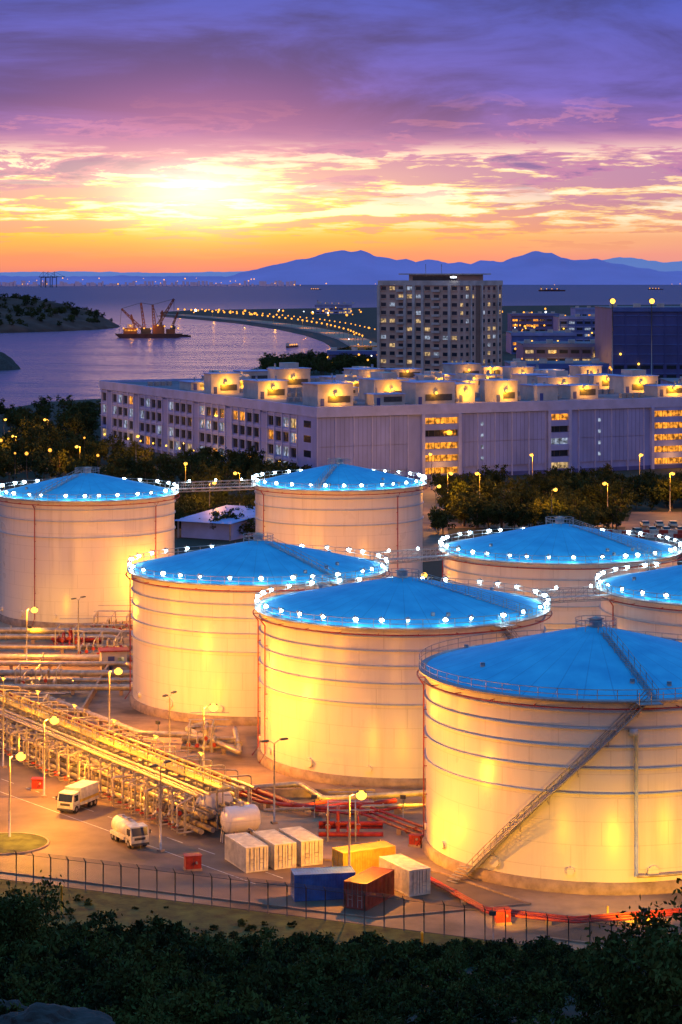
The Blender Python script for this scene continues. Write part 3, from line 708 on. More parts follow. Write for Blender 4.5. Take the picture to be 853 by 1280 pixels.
# ------------------------------------------------------------ long low building
g=G(); W1,D1,HB=172,188,21.4
g.box('core_walls',M['lilac'],.5,W1,.5,D1,0,HB)
g.box('roof_slab',M['roofg'],.2,W1-.2,.2,D1-.2,HB,HB+.3)
for a in ((-.4,W1,-.4,.3),(-.4,.3,.3,D1)): g.box('parapet',M['lilac2'],a[0],a[1],a[2],a[3],HB-1.9,HB+1.1)
g.box('parapet',M['lilac2'],.3,W1,D1-.5,D1,HB+.3,HB+1.1)
cores=((35,47.5,'wlit'),(79,86.5,'wlit2'),(117,131,'wlit'),(150,160,'wlit2'))
def incore(x): return any(a-.2<x<b+.2 for a,b,_ in cores)
x=0
while x<W1-6:
    x1=x+5.8
    if not incore(x) and not incore(x1) and not incore(x+3):
        g.box('facade_panels',M['lilac'],x+.12,x1-.0,.15,.52,3.2,10.6); g.box('facade_panels',M['lilac'],x+.12,x1,.15,.52,10.8,HB-2.1)
        for j in range(1,4): g.box('panel_joints',M['blued'],x+j*1.45,x+j*1.45+.06,.11,.148,3.2,HB-2.1)
    if not incore(x): g.box('facade_ribs',M['lilac2'],x-.25,x+.1,-.1,.52,0,HB-1.9)
    x+=6
g.box('plinth',M['blued'],0,W1,.1,.5,0,1.2)
for a,b,m in cores:
    for k in range(5):
        z=1.5+k*3.75; mm=m
        if m=='wlit' and a<40 and k in (3,): mm='glass'
        if m=='wlit2': mm=('wlit3','glass','wlit2','glass','wlit')[k]
        g.box('core_glazing_'+mm,M[mm],a+.6,b-.6,.3,.51,z,z+1.9)
        g.box('core_bands',M['lilac'],a,b,-.3,.5,z+1.9,z+3.6)
        for i in range(1,int((b-a)/2)): g.box('mullions',M['dsteel'],a+i*2,a+i*2+.15,.2,.3,z,z+1.9)
    for q in (a,b): g.box('core_fins',M['lilac2'],q-.5,q+.5,-.6,.5,0,HB-1.9)
for x in (55,97,140):
    for z in (5,8.5,12,15.5): g.box('small_windows',M['wlit2'],x,x+.9,.05,.1,z,z+1.1)
nb=31; bay=(D1-16)/nb
for i in range(nb+1):
    y=14+i*bay
    g.box('columns',M['lilac2'],-.3,.5,y-.35,y+.35,0,HB-1.9)
    if i<nb:
        for k in range(4):
            z=2.2+k*4.4
            if i%5==4: 
                g.box('facade_panels',M['lilac'],0,.5,y+.35,y+bay-.35,z-1,z+3.3); continue
            m=random.choices(('glass','wlit2','wlit3','wlit'),(62,30,5,3))[0]
            g.box('windows_'+m,M[m],.3,.52,y+.5,y+bay-.5,z,z+2.7)
            g.box('mullions',M['lilac2'],.15,.3,y+bay/2-.1,y+bay/2+.1,z,z+2.7)
            g.box('spandrels',M['lilac2'],-.05,.5,y+.35,y+bay-.35,z+2.8,z+3.9)
for k in range(5): g.box('floor_bands',M['lilac'],-.2,.4,14,D1,1.2+k*4.4-.25,1.2+k*4.4)
for k in range(4): g.box('corner_windows',M['glass'],-.27,-.24,4,9,3+k*4.4,5+k*4.4)
g.box('corner_block',M['lilac'],-.25,.5,0,13.4,0,HB-1.9)
for i in range(14): g.ball('wall_lamps',M['sodw'],(-1.2,20+i*12.3,3.2),.35,6,4)
rp=random.Random(5); lampspots=[]
for v in (16,40,66,94,124,156):
    x=4+rp.uniform(0,6)
    while x<W1-12:
        w=rp.uniform(6,14); d=rp.uniform(6,12); h=rp.choice((2.6,3.2,4,4.5,5.5,6.5)); 
        if rp.random()<.68:
            z=HB+.3; y=v+rp.uniform(-5,5)
            g.box('plant_rooms',M['lwhite'],x,x+w,y,y+d,z,z+h); g.box('plant_room_roofs',M['lilac2'],x-.3,x+w+.3,y-.3,y+d+.3,z+h,z+h+.3)
            g.box('plant_doors',M['blued'],x+1,x+2.2,y-.06,y-.0,z,z+2.3)
            if w>8: g.box('plant_louvres',M['dsteel'],x+3.4,x+w-1,y-.08,y,z+1.0,z+min(h-.6,3.0))
            if rp.random()<.4: g.box('plant_rooms',M['lwhite'],x+w*.3,x+w*.7,y+1,y+d-1,z+h+.3,z+h+2.2)
            for k in range(rp.randint(0,3)):
                q=x+rp.uniform(1,w-1); g.tube('roof_vents',M['steel'],(q,y+d*.5,z+h+.3),(q,y+d*.5,z+h+rp.uniform(1,2.4)),rp.uniform(.2,.5),8)
            if rp.random()<.85:
                g.ball('wall_lamps',M['sodw'],(x+w*.5,y-.7,z+min(h,4)-.6),.5,6,4); lampspots.append((x+w*.5,y-1.6,z+min(h,4)-1.0))
            if rp.random()<.5: 
                g.tube('ducts',M['steel'],(x+w+.8,y,z+1),(x+w+.8,y+d,z+1),.6,8)
        else:
            for k in range(4): g.box('roof_ac_units',M['steel'],x+k*2.4,x+k*2.4+1.6,v,v+1.6,HB+.3,HB+1.8)
        x+=w+rp.uniform(2,8)
lb=g.build('industrial_building',A,BA)
rp.shuffle(lampspots)
for p in lampspots[:44]: point('roof_light',p,rp.choice((600,1300,2400)),(1,.40,.012),.15,lb)
for y in (35,75,115,155): point('wall_light',(-3,y,4),350,(1,.5,.08),.2,lb)
for x in (41,124): point('core_light',(x,-4,4),1200,(1,.34,.02),.3,lb)

# ------------------------------------------------------------ tower block
g=G(); a=math.radians(33)
L1,L2,HT=38,36,58; fh=3.35; nf=17
g.box('walls',M['tan'],-L1,0,0,L2,0,HT)
g.box('roof',M['roofg'],-L1+.3,-.3,.3,L2-.3,HT,HT+.2)
for q in ((-L1-.4,.4,-.4,.3),(-L1-.4,-L1+.3,.3,L2)): g.box('parapet',M['lwhite'],*q,HT-.8,HT+1.2)
g.box('parapet',M['lwhite'],-.3,.4,.3,L2,HT-.8,HT+1.2)
g.box('penthouse',M['tan'],-L1*.75,-L1*.12,8,L2-8,HT+.2,HT+3.6); g.box('penthouse_roof',M['lwhite'],-L1*.85,-L1*.05,6,L2-6,HT+3.6,HT+4.1)
g.box('penthouse_windows',M['glass'],-L1*.7,-L1*.15,7.9,8,HT+1.2,HT+3)
rt=random.Random(3)
nbx=9; bw=L1/nbx
for i in range(nbx):
    x0=-L1+i*bw
    for k in range(nf):
        z=1+k*fh
        m=rt.choices(('glass','wlit3','wlit2'),(72,20,8))[0]
        g.box('windows_'+m,M[m],x0+.9,x0+bw-.9,-.02,.04,z+.7,z+2.2)
        g.box('sills',M['tan'],x0+.7,x0+bw-.7,-.3,-.0,z+.4,z+.6)
        if i in (2,6): g.box('balconies',M['lwhite'],x0+.3,x0+bw-.3,-1.1,-.31,z,z+.95)
    if i in (0,3,4,5,8): g.box('fins',M['lwhite'],x0-.6,x0+.6,-.8,0,0,HT-.8)
nbx=8; bw=L2/nbx
for i in range(nbx):
    y0=i*bw
    for k in range(nf):
        z=1+k*fh
        if i in (3,):
            g.box('stair_strip',M['tand'],-.05,.05,y0+.2,y0+bw-.2,z,z+fh); continue
        m=rt.choices(('glass','wlit3','wlit2'),(72,20,8))[0]
        g.box('windows_'+m,M[m],-.04,.02,y0+1.2,y0+bw-1.2,z+.7,z+2.2); g.box('sills',M['tan'],0,.3,y0+.9,y0+bw-.9,z+.4,z+.6)
    if i in (2,4,7): g.box('fins',M['lwhite'],0,.8,y0-.5,y0+.5,0,HT-.8)
g.rev('roof_sign_disc',M['whl'],[(.01,HT+2.2),(1.3,HT+2.3),(1.3,HT+2.8),(.01,HT+3)],16,c=(-2,-1))
for x in (-L1*.6,-L1*.4): g.tube('antenna',M['steel'],(x,12,HT+4),(x,12,HT+8),.12,5)
d=905; g.build('tower_block',((574-CX)*d/F,d,0),-a+0.0)

# ------------------------------------------------------------ other buildings to the right / rear
def shed(px0,px1,d,h,depth,mat,band='lilac2',win='wlit',name='warehouse',lit=.5,rot=.0):
    x0=(px0-CX)*d/F; x1=(px1-CX)*d/F; w=x1-x0; g=G()
    g.box('walls',M[mat],0,w,0,depth,0,h); g.box('roof',M['roofg'],-.5,w+.5,-.5,depth+.5,h,h+.5)
    g.box('fascia',M[band],-.6,w+.6,-.8,-.5,h-1.6,h+.9)
    n=max(3,int(w/7)); st=max(1,int(h/6))
    for i in range(n):
        for k in range(st):
            r=random.random(); m=win if r<lit*.5 else ('wlit3' if r<lit*.65 else 'glass')
            if name=='aircraft_hangar' and k>1: continue
            g.box('windows_'+m,M[m],i*w/n+1,(i+1)*w/n-1,-.1,0,1.5+k*5.6,3.6+k*5.6)
        g.box('piers',M[mat],i*w/n-.3,i*w/n+.3,-.4,0,0,h-1.6)
    for k in range(st): g.box('bands',M[band],0,w,-.25,-.101,4.2+k*5.6,4.8+k*5.6)
    for i in range(int(w/14)+1): 
        g.box('rooftop_units',M['lwhite'],i*14+2,i*14+6,depth*.3,depth*.3+4,h+.5,h+2.8)
        if random.random()<.7: g.ball('lamps',M['sodw'],(i*14+R_(0,8),-2,R_(3,h*.7)),.7,6,4)
    return g.build(name,(x0,d,0),rot)
hg=shed(766,930,1300,42,90,'blued','blue','glass','aircraft_hangar',.2)
shed(640,760,1180,14,50,'blue','blue','wlit',lit=1)
shed(655,755,1400,18,60,'blued','blue','wlit3',lit=.6)
shed(640,720,1750,16,60,'blue','lilac','wlit',lit=.9)
shed(700,900,2000,24,60,'blue','lilac','wlit2',lit=.5)
shed(640,700,2400,20,60,'blued','blue','wlit',lit=.8)
shed(720,860,2700,22,60,'lilac','lilac','wlit',lit=.4)
shed(410,478,1500,10,30,'blued','blue','wlit',lit=.8)
shed(395,440,3600,16,60,'lilac','lilac2','wlit3','terminal_building',.9)
shed(855,1100,830,20,60,'lilac','lilac2','wlit')
for px,py,P in ((650,470,9000),(700,468,9000),(745,466,9000),(690,430,16000),(660,418,20000),(735,425,16000),(455,450,9000),(800,470,12000)):
    x,y=survey(px,py); point('yard_light',(x,y-12,11),P,(1,.42,.03),.4)
x,y=survey(222,672)
g=G(); g.box('columns',M['steel'],0,.3,0,.3,0,4); g.box('columns',M['steel'],14,14.3,0,.3,0,4); g.box('columns',M['steel'],0,.3,22,22.3,0,5); g.box('columns',M['steel'],14,14.3,22,22.3,0,5)
g.face('roof_sheet',M['lilac2'],[(-1,-1,4),(15,-1,4),(15,24,5.4),(-1,24,5.4)]); g.box('walls',M['lilac2'],.4,14,1,22,0,3.8)
for i in range(16): g.box('roof_ribs',M['ring'],i-.03-1,i+.03-1,23.9,24,5.1,5.5)
g.build('pump_shed',(x,y,0),math.radians(-28))
x,y=survey(127,838); g=G(); g.box('walls',M['lwhite'],0,4,0,3,0,2.8); g.box('roof',M['red'],-.3,4.3,-.3,3.3,2.8,3.0); g.box('door',M['blued'],1,2,-.06,-.0,0,2.1); g.box('window',M['wlit3'],2.5,3.5,-.05,0,1.1,1.9); g.build('control_kiosk',(x,y,0),.2)

sheet('estate_road',[survey(528,600),survey(552,600),survey(565,700),survey(525,700)],.03,M['asph'])
sheet('estate_road',[(-300,520),(300,560),(300,572),(-300,532)],.035,M['asph'])
sheet('car_park',[survey(790,640),survey(1050,640),survey(1050,690),survey(770,690)],.04,M['asph'])
g=G()
for i in range(26):
    x0=62+i*2.2
    for k in range(2): g.box('stripe_red' if (i+k)%2 else 'stripe_white',M['red'] if (i+k)%2 else M['line'],x0,x0+2.1,521+k*8,521.5+k*8,0,1.0)
g.build('traffic_barrier')
def car():
    g=G(); c=M['cwhite']
    g.box('body',c,-.88,.88,-2.1,2.1,.35,.85)
    P=[(-1.7,.85),(-1.2,1.4),(.5,1.4),(1.2,.85)]
    L=[(-.78,y,z) for y,z in P]; R=[(.78,y,z) for y,z in P]
    g.face('cabin',M['glass'],L); g.face('cabin',M['glass'],R[::-1]); g.face('windscreen',M['glass'],[L[2],R[2],R[3],L[3]]); g.face('rear_window',M['glass'],[L[0],R[0],R[1],L[1]]); g.face('roof',c,[L[1],R[1],R[2],L[2]])
    for y in (-1.3,1.3):
        for s in (-1,1): g.tube('wheels',M['tyre'],(s*.7,y,.33),(s*.9,y,.33),.33,12)
    return g.build('parked_car',(70,530,.05),.2)
c=car()
for i in range(12): dup(c,(74+(i%6)*3.4,533+(i//6)*12,.05),R_(-.05,.05),'parked_car')
g0=lamp_g(10,lens=.5); ml=g0.build('street_lamp',(*survey(262,655),0),0)
point('lamp_light',(1.2,0,9.3),8500,SOD,.15,ml)
for px,py in ((540,612),(545,660),(560,640),(232,625),(300,640),(666,612),(800,612),(600,640),(690,665),(760,655),(838,640),(60,560),(20,585),(100,600),(170,585),(5,560)):
    x,y=survey(px,py); o=dup(ml,(x,y,0),R_(0,6),'street_lamp')
g=G()
for px in (766,815):
    d=1290; x=(px-CX)*d/F; g.tube('mast',M['steel'],(x,d,0),(x,d,47),.25,8); g.box('head_frame',M['dsteel'],x-2,x+2,d-1,d+1,47,47.8); g.ball('lamps',M['sod'],(x,d-1.5,46.6),1.5,8,6)
g.build('high_mast_light')
g=G()
rf=random.Random(11)
for px,py in [(rf.uniform(642,765),rf.uniform(390,462)) for _ in range(80)]+[(rf.uniform(480,900),rf.uniform(384,392)) for _ in range(26)]+[(rf.uniform(240,480),rf.uniform(387,394)) for _ in range(30)]+[(rf.uniform(430,478),rf.uniform(398,455)) for _ in range(14)]+[(rf.uniform(-10,125),rf.uniform(535,570)) for _ in range(6)]:
    z=9; d=(CH-z)*F/(py-HY); x=(px-CX)*d/F; r=max(.5,d*.00036)*rf.uniform(.6,1.5)
    g.ball('lamp_heads' if rf.random()<.85 else 'white_lamp_heads',M['sodf'],(x,d,z),r,6,4); g.tube('posts',M['dsteel'],(x,d,0),(x,d,z),.12,4)
g.p['white_lamp_heads'][2]=M['whl']
g.build('distant_street_lamps')
seq=coast[8:15]; g=G(); pth=[]
for (x0,y0),(x1,y1) in zip(seq,seq[1:]):
    L=math.hypot(x1-x0,y1-y0); n=max(1,int(L/42))
    for i in range(n): t=i/n; pth.append((x0+(x1-x0)*t,y0+(y1-y0)*t))
for i,(x,y) in enumerate(pth):
    x+=12; y+=8; g.tube('posts',M['dsteel'],(x,y,0),(x,y,9),.15,4); g.ball('lamp_heads',M['sodf'],(x,y,9.2),max(.5,y*.00042),6,4)
    g.ball('lamp_heads',M['sodf'],(x+26,y+18,9.2),max(.4,y*.0003),6,4)
g.build('sea_wall_lamps')
for i in range(0,len(pth),5): point('sea_wall_light',(pth[i][0]+14,pth[i][1]+8,8),14000,SOD,.5)
g=G()
for a_,b_ in zip(seq,seq[1:]):
    g.face('deck',M['conc'],[(a_[0]+2,a_[1]+2,.05),(b_[0]+2,b_[1]+2,.05),(b_[0]+30,b_[1]+22,.05),(a_[0]+30,a_[1]+22,.05)])
    g.face('rubble_slope',M['rock'],[(a_[0],a_[1],.02),(b_[0],b_[1],.02),(b_[0]-14,b_[1]-14,-3),(a_[0]-14,a_[1]-14,-3)])
    g.face('parapet',M['lwhite'],[(a_[0]+1,a_[1]+1,0),(b_[0]+1,b_[1]+1,0),(b_[0]+1,b_[1]+1,1.6),(a_[0]+1,a_[1]+1,1.6)])
g.build('sea_wall')

# ------------------------------------------------------------ headland, islet, mountains
def fb(x,y,s,seed=0): return noise.fractal(Vector((x*s,y*s,seed)),1.0,2.0,5)
def headz(x,y):
    q=1-((x+560)/285)**2-((y-2760)/340)**2
    return -3+ (44*max(0,q)**.75 if q>0 else 0)*(1+.35*fb(x,y,.012))+ (3*fb(x,y,.05) if q>0 else -6)
grid('headland_hill',-860,-260,140,2400,3120,100,headz,M['headland'])
pe=parent_empty('headland_trees'); pts=[]
while len(pts)<700:
    x,y=R_(-700,-285),R_(2430,2850); z=headz(x,y)
    if z>4: pts.append((x,y,z-2.5,R_(.7,1.1)))
scatter(pe,far_t,pts)
grid('rocky_islet',-300,-205,50,1480,1580,40,lambda x,y:-4+15*max(0,1-((x+258)/40)**2-((y-1528)/38)**2)**.7*(1+.5*fb(x,y,.08)),M['rock'])
def mountains(name,prof,D,depth,mat,amp):
    def f(x,y):
        px=x/D*F+CX
        for (a,ya),(b,yb) in zip(prof,prof[1:]):
            if a<=px<=b:
                t=(px-a)/(b-a); yy=ya+(yb-ya)*t; break
        else: yy=343
        h=(HY-yy)*D/F+CH; v=(y-D)/depth; k=max(0,1-abs(v)**1.3)
        return -10+(h+10)*k*(1+amp*fb(x,y,.0016,2)*(.15+abs(v)))+14*fb(x,0,.006,7)*k
    x0=(prof[0][0]-CX)*D/F; x1=(prof[-1][0]-CX)*D/F
    grid(name,x0,x1,420,D-depth,D+depth,24,f,mat)
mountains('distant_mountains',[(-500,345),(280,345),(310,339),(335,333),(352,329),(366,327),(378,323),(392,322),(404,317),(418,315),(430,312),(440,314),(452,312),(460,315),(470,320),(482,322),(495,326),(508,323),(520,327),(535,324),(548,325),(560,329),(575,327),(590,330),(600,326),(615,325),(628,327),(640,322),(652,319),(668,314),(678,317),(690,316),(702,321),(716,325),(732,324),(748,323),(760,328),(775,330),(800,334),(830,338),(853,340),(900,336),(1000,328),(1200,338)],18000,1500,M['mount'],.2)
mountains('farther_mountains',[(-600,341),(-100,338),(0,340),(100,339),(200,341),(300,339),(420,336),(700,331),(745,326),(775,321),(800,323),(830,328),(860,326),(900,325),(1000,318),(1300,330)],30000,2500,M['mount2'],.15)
g=G(); rf=random.Random(4)
for i in range(42):
    px=rf.uniform(-30,345) if i<30 else rf.uniform(345,860); D=14000; z=rf.uniform(8,50)*(1 if i<30 else .5); x=(px-CX)*D/F
    g.ball('lights',M['sodf'],(x,D,z),rf.uniform(1.8,4.2),6,4)
for i in range(90):
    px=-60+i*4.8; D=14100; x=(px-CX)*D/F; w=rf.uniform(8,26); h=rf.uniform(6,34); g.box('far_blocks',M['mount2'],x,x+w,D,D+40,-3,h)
g.build('far_shore_city')
def port_crane(px,D):
    g=G(); r=1.2
    for x in (-12,12):
        for y in (-9,9): g.tube('legs',M['dsteel'],(x,y,0),(x,y,60),r,4)
    g.tube('boom',M['dsteel'],(-25,0,58),(60,0,60),1.5,4); g.tube('mast',M['dsteel'],(0,0,58),(0,0,88),1.2,4)
    g.tube('stays',M['dsteel'],(0,0,88),(55,0,61),.7,4); g.tube('stays',M['dsteel'],(0,0,88),(-24,0,59),.7,4)
    g.box('trolley_house',M['dsteel'],-8,6,-5,5,54,60); g.build('port_crane',((px-CX)*D/F,D,-2),.3)
for p in (54,60,68): port_crane(p,12500)

def ship(px,py,L,name='cargo_ship',rot=0,lit=True):
    D=(CH+2.5)*F/(py-HY); x=(px-CX)*D/F; g=G(); B=L*.16; n=10
    lo=[];hi=[]
    for i in range(n+1):
        t=i/n; w=B/2*min(1,(1-t)*3.5+.05)*min(1,t*6+.6); lo.append((t*L-L/2,w*.75)); hi.append((t*L-L/2+(L*.03 if i==n else 0),w))
    dk=L*.055; 
    for s in (1,-1):
        for i in range(n):
            g.face('hull',M['hull'],[(lo[i][0],s*lo[i][1],-1),(lo[i+1][0],s*lo[i+1][1],-1),(hi[i+1][0],s*hi[i+1][1],dk),(hi[i][0],s*hi[i][1],dk)])
    g.face('deck',M['dsteel'],[(a,b,dk) for a,b in hi]+[(a,-b,dk) for a,b in reversed(hi)])
    g.face('hull',M['hull'],[(lo[0][0],lo[0][1],-1),(lo[0][0],-lo[0][1],-1),(hi[0][0],-hi[0][1],dk),(hi[0][0],hi[0][1],dk)])
    g.box('bridge',M['lwhite'],-L*.44,-L*.33,-B*.4,B*.4,dk,dk+L*.09); g.box('bridge_windows',M['wlit3'],-L*.329,-L*.326,-B*.35,B*.35,dk+L*.065,dk+L*.08)
    g.tube('funnel',M['red'],(-L*.42,0,dk+L*.09),(-L*.42,0,dk+L*.13),L*.012,8); g.tube('mast',M['steel'],(L*.3,0,dk),(L*.3,0,dk+L*.08),L*.003,5)
    for i in range(5): g.box('cargo',M['cred' if i%2 else 'cblue'],-L*.28+i*L*.12,-L*.18+i*L*.12,-B*.35,B*.35,dk,dk+L*.035)
    if lit:
        for i in range(4): g.ball('deck_lights',M['sodf'],(-L*.4+i*L*.2,-B*.4,dk+L*.04),max(.7,D*.00018),6,4)
    g.build(name,(x,D,-2.5),rot)
for a in ((690,364,110),(722,350.5,180),(445,354,120),(612,355,110),(300,354,140),(150,352,180),(395,362,50),(560,358,80),(820,362,70)): ship(*a)
ship(366,434,26,'workboat',1.2); ship(415,383,70,'ferry',.1)

def dredger(px,py):
    D=(CH+2.5)*F/(py-HY); x=(px-CX)*D/F; g=G()
    g.box('hull',M['hull'],-30,30,-9,9,-.5,4.2); 
    for s in (1,-1):
        g.face('hull_rake',M['hull'],[(s*30,-9,4.2),(s*30,9,4.2),(s*35,9,4.2),(s*35,-9,4.2)]); g.face('hull_rake',M['hull'],[(s*30,-9,-.5),(s*35,-9,4.2),(s*30,-9,4.2)]); g.face('hull_rake',M['hull'],[(s*30,-9,-.5),(s*30,9,-.5),(s*35,9,4.2),(s*35,-9,4.2)])
    g.box('deckhouse',M['craney'],-26,-12,-6,6,4.2,10); g.box('deckhouse_windows',M['wlit'],-25,-13,-6.1,-6,7,8.6); g.box('wheelhouse',M['lwhite'],-22,-16,-4,4,10,14)
    g.box('winch_house',M['craney'],4,16,-6,6,4.2,13); g.box('machinery',M['dsteel'],-8,2,-5,5,4.2,10); g.box('deck_plant',M['craney'],18,27,-5,5,4.2,9)
    def lattice(a,b,w,r=.42,n=8):
        a=Vector(a); b=Vector(b); d=(b-a).normalized(); u=d.cross(Vector((0,1,0))).normalized()*w; v=Vector((0,w,0))
        cs=[u+v,u-v,-u-v,-u+v]
        for c_ in cs: g.tube('crane_boom',M['craney'],a+c_,b+c_*.4,r,4)
        for i in range(n):
            t0,t1=i/n,(i+1)/n
            for k in range(4): g.tube('crane_boom',M['craney'],a.lerp(b,t0)+cs[k]*(1-.6*t0),a.lerp(b,t1)+cs[(k+1)%4]*(1-.6*t1),r*.6,3)
    lattice((8,0,10),(26,0,40),1.6); lattice((6,0,10),(4,0,34),1.6); lattice((-4,0,6),(-8,0,36),1.4); lattice((-6,0,8),(-28,0,30),1.3); lattice((22,0,6),(30,0,26),1.1); lattice((12,0,10),(14,0,28),1.2); lattice((-14,0,8),(-18,0,24),1.0)
    for p,q in (((4,0,34),(26,0,40)),((4,0,34),(-8,0,36)),((-8,0,36),(-28,0,30)),((26,0,40),(26,0,12)),((-28,0,30),(-30,0,6)),((4,0,34),(16,0,5))): g.tube('stay_cables',M['dsteel'],p,q,.22,3)
    g.rev('grab_bucket',M['dsteel'],[(.3,13),(1.8,11),(1.8,9),(.2,8)],8,c=(26,0))
    for i in range(9): g.ball('deck_lights',M['sodf'],(-26+i*7,-7,R_(8,13)),.8,6,4)
    o=g.build('dredging_barge',(x,D,-2.5),.12); point('work_light',(0,-10,14),3000,SOD,.5,o); point('work_light',(-18,-12,14),2200,SOD,.5,o)
dredger(186,422)
g=G(); g.box('hull',M['hull'],-14,14,-3,3,-.5,1.6); g.box('house',M['lwhite'],-9,-4,-2,2,1.6,4.4); g.box('cargo',M['rock'],-2,11,-2,2,1.6,2.4); D=(CH+2.5)*F/(421-HY); g.build('flat_barge',((222-CX)*D/F,D,-2.5),.05)

# ------------------------------------------------------------ world sky
w=bpy.data.worlds.new('World'); scene.world=w; w.use_nodes=True; nt=w.node_tree; nt.nodes.clear(); n=nt.nodes; l=nt.links
def mt(op,*a):
    k=n.new('ShaderNodeMath'); k.operation=op
    for i,v in enumerate(a):
        if isinstance(v,(int,float)): k.inputs[i].default_value=v
        else: l.new(v,k.inputs[i])
    return k.outputs[0]
def ss(x,a,b,o0=0.,o1=1.):
    k=n.new('ShaderNodeMapRange'); k.interpolation_type='SMOOTHSTEP'; l.new(x,k.inputs['Value']); k.inputs['From Min'].default_value=a; k.inputs['From Max'].default_value=b; k.inputs['To Min'].default_value=o0; k.inputs['To Max'].default_value=o1; return k.outputs[0]
def mix(f,a,b,mode='MIX'):
    k=n.new('ShaderNodeMix'); k.data_type='RGBA'; k.blend_type=mode
    for s,v in (('Factor',f),('A',a),('B',b)):
        if isinstance(v,(int,float)): k.inputs[s].default_value=v
        elif isinstance(v,tuple): k.inputs[s].default_value=(*v,1)
        else: l.new(v,k.inputs[s])
    return k.outputs['Result']
tc=n.new('ShaderNodeTexCoord'); sp=n.new('ShaderNodeSeparateXYZ'); l.new(tc.outputs['Generated'],sp.inputs[0]); X,Yc,Z=sp.outputs
az=mt('ARCTAN2',X,Yc)
def nz(kx,kz,sd,det=6,rough=.6,dist=.0):
    c=n.new('ShaderNodeCombineXYZ'); l.new(mt('MULTIPLY',az,kx),c.inputs[0]); l.new(mt('MULTIPLY',Z,kz),c.inputs[1]); c.inputs[2].default_value=sd
    k=n.new('ShaderNodeTexNoise'); k.inputs['Scale'].default_value=1; k.inputs['Detail'].default_value=det; k.inputs['Roughness'].default_value=rough; k.inputs['Distortion'].default_value=dist; l.new(c.outputs[0],k.inputs['Vector']); return k.outputs['Fac']
n1=nz(10,95,2.3,9,.62,.35); n2=nz(38,330,7.1,7,.62,.2); n3=nz(8,34,4.4,7,.6,.5); n4=nz(19,95,9.7,8,.62,.4)
e=mt('ADD',Z,mt('MULTIPLY',mt('SUBTRACT',n1,.5),.012))
sq=mt('SQRT',mt('MAXIMUM',e,0.0))
cr=n.new('ShaderNodeValToRGB'); l.new(sq,cr.inputs['Fac']); R0=cr.color_ramp
stops=[(0,(.58,.15,.24)),(.008,(.88,.27,.14)),(.020,(.99,.50,.07)),(.032,(1,.68,.20)),(.048,(1,.70,.42)),(.056,(.70,.32,.46)),(.064,(.27,.13,.40)),(.08,(.11,.09,.41)),(.123,(.038,.07,.38)),(.2,(.16,.11,.38)),(.34,(.09,.14,.46)),(1,(.07,.42,.92))]
while len(R0.elements)<len(stops): R0.elements.new(.5)
for i,(a_,c_) in enumerate(stops): R0.elements[i].position=math.sqrt(a_); R0.elements[i].color=(*c_,1)
col=cr.outputs['Color']
right=mt('MULTIPLY',ss(az,-.02,.16),ss(Z,.058,.03)); col=mix(mt('MULTIPLY',right,.45),col,(.74,.36,.40))
def gauss(ac,zc,sa,sz):
    a_=mt('DIVIDE',mt('SUBTRACT',az,ac),sa); b_=mt('DIVIDE',mt('SUBTRACT',Z,zc),sz)
    return mt('EXPONENT',mt('MULTIPLY',mt('ADD',mt('MULTIPLY',a_,a_),mt('MULTIPLY',b_,b_)),-1.0))
glow=gauss(-.065,.036,.11,.020)
cn=mt('ADD',mt('MULTIPLY',n1,.55),mt('MULTIPLY',n2,.45))
cl=mt('MULTIPLY',ss(cn,.505,.535),mt('MULTIPLY',ss(Z,.004,.022),ss(Z,.075,.05)))
ccol=mix(ss(Z,.010,.045),(.78,.30,.18),(.40,.17,.42)); ccol=mix(mt('MULTIPLY',glow,.35),ccol,(1,.50,.26))
hl=mt('MULTIPLY',ss(cn,.51,.46),mt('MULTIPLY',ss(Z,.016,.030),ss(Z,.062,.050))); col=mix(mt('MULTIPLY',hl,.95),col,(1.1,.93,.66))
col=mix(mt('MULTIPLY',cl,.85),col,ccol)
bank=mt('MULTIPLY',ss(n4,.515,.555),mt('MULTIPLY',ss(Z,.026,.046),ss(Z,.085,.062))); bcol=mix(ss(n4,.56,.64),(.50,.20,.42),(.16,.10,.36)); col=mix(mt('MULTIPLY',bank,.9),col,bcol)
up=mt('MULTIPLY',ss(Z,.055,.075),ss(Yc,-.2,.4)); k_=ss(n3,.35,.66,.62,1.4); kc=n.new('ShaderNodeCombineColor'); 
for i in range(3): l.new(k_,kc.inputs[i])
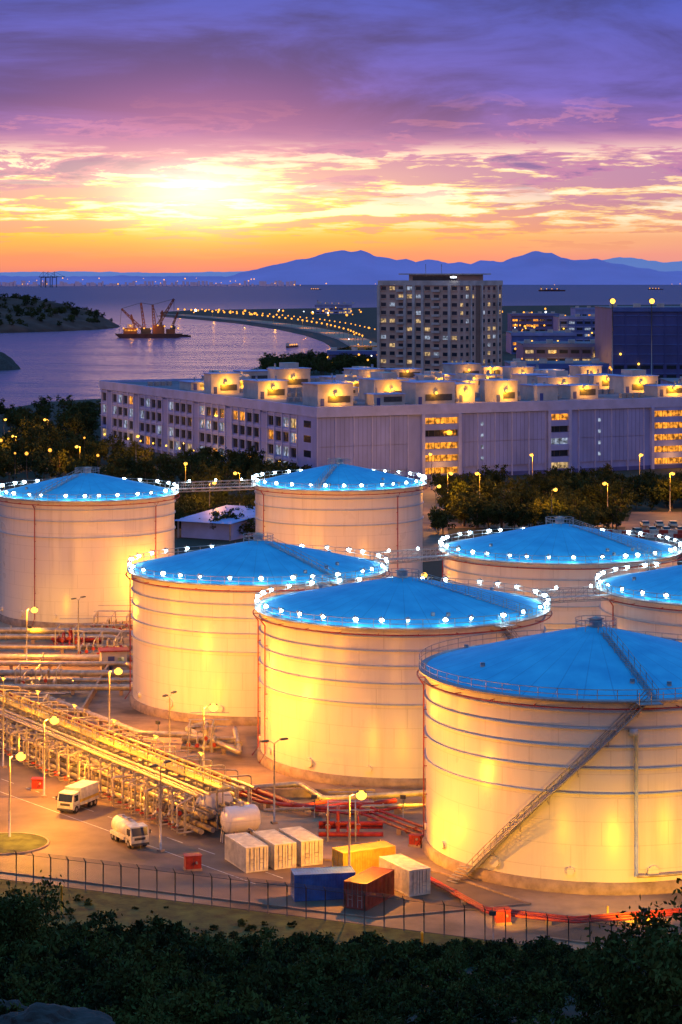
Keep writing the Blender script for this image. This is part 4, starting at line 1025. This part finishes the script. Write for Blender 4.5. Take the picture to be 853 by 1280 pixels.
col=mix(up,col,mix(1.0,col,kc.outputs[0],'MULTIPLY'))
col=mix(mt('MULTIPLY',gauss(-.06,.068,.075,.020),.5),col,(.55,.18,.42))
col=mix(mt('MULTIPLY',glow,.9),col,(.45,.30,.05),'ADD')
col=mix(gauss(-.065,.036,.030,.013),col,(.9,.8,.5),'ADD')
s_=mt('MULTIPLY',ss(Yc,.35,-.5),ss(Z,.75,.12)); col=mix(s_,col,(.36,.26,.30))
col=mix(ss(Z,.0,-.01),col,(.08,.06,.12))
ns=n.new('ShaderNodeTexSky'); ns.sky_type='NISHITA'; ns.sun_disc=False; ns.sun_elevation=math.radians(2.1); ns.sun_rotation=math.radians(-3.7)
bg=n.new('ShaderNodeBackground'); bg.inputs['Strength'].default_value=1; l.new(col,bg.inputs['Color'])
b2=n.new('ShaderNodeBackground'); b2.inputs['Strength'].default_value=.004; l.new(ns.outputs[0],b2.inputs['Color'])
ad=n.new('ShaderNodeAddShader'); l.new(bg.outputs[0],ad.inputs[0]); l.new(b2.outputs[0],ad.inputs[1]); o=n.new('ShaderNodeOutputWorld'); l.new(ad.outputs[0],o.inputs['Surface'])

sun=bpy.data.lights.new('sun','SUN'); sun.energy=.02; sun.angle=math.radians(6); sun.color=(1,.5,.3)
so=bpy.data.objects.new('sun',sun); scene.collection.objects.link(so)
d=Vector((math.sin(math.radians(-3.7)),math.cos(math.radians(-3.7)),math.tan(math.radians(2.1)))); so.rotation_euler=d.to_track_quat('Z','Y').to_euler()

for c_ in list(lamp.children): bpy.data.objects.remove(c_)
bpy.data.objects.remove(lamp)

cam=bpy.data.cameras.new('camera'); co=bpy.data.objects.new('camera',cam); scene.collection.objects.link(co)
co.location=(0,0,CH); co.rotation_euler=(math.radians(90),0,0); cam.sensor_fit='HORIZONTAL'; cam.sensor_width=36; cam.lens=F/853*36; cam.shift_y=-295/853; cam.clip_start=1; cam.clip_end=400000
scene.camera=co
scene.view_settings.view_transform='Standard'; scene.view_settings.look='None'; scene.view_settings.exposure=0
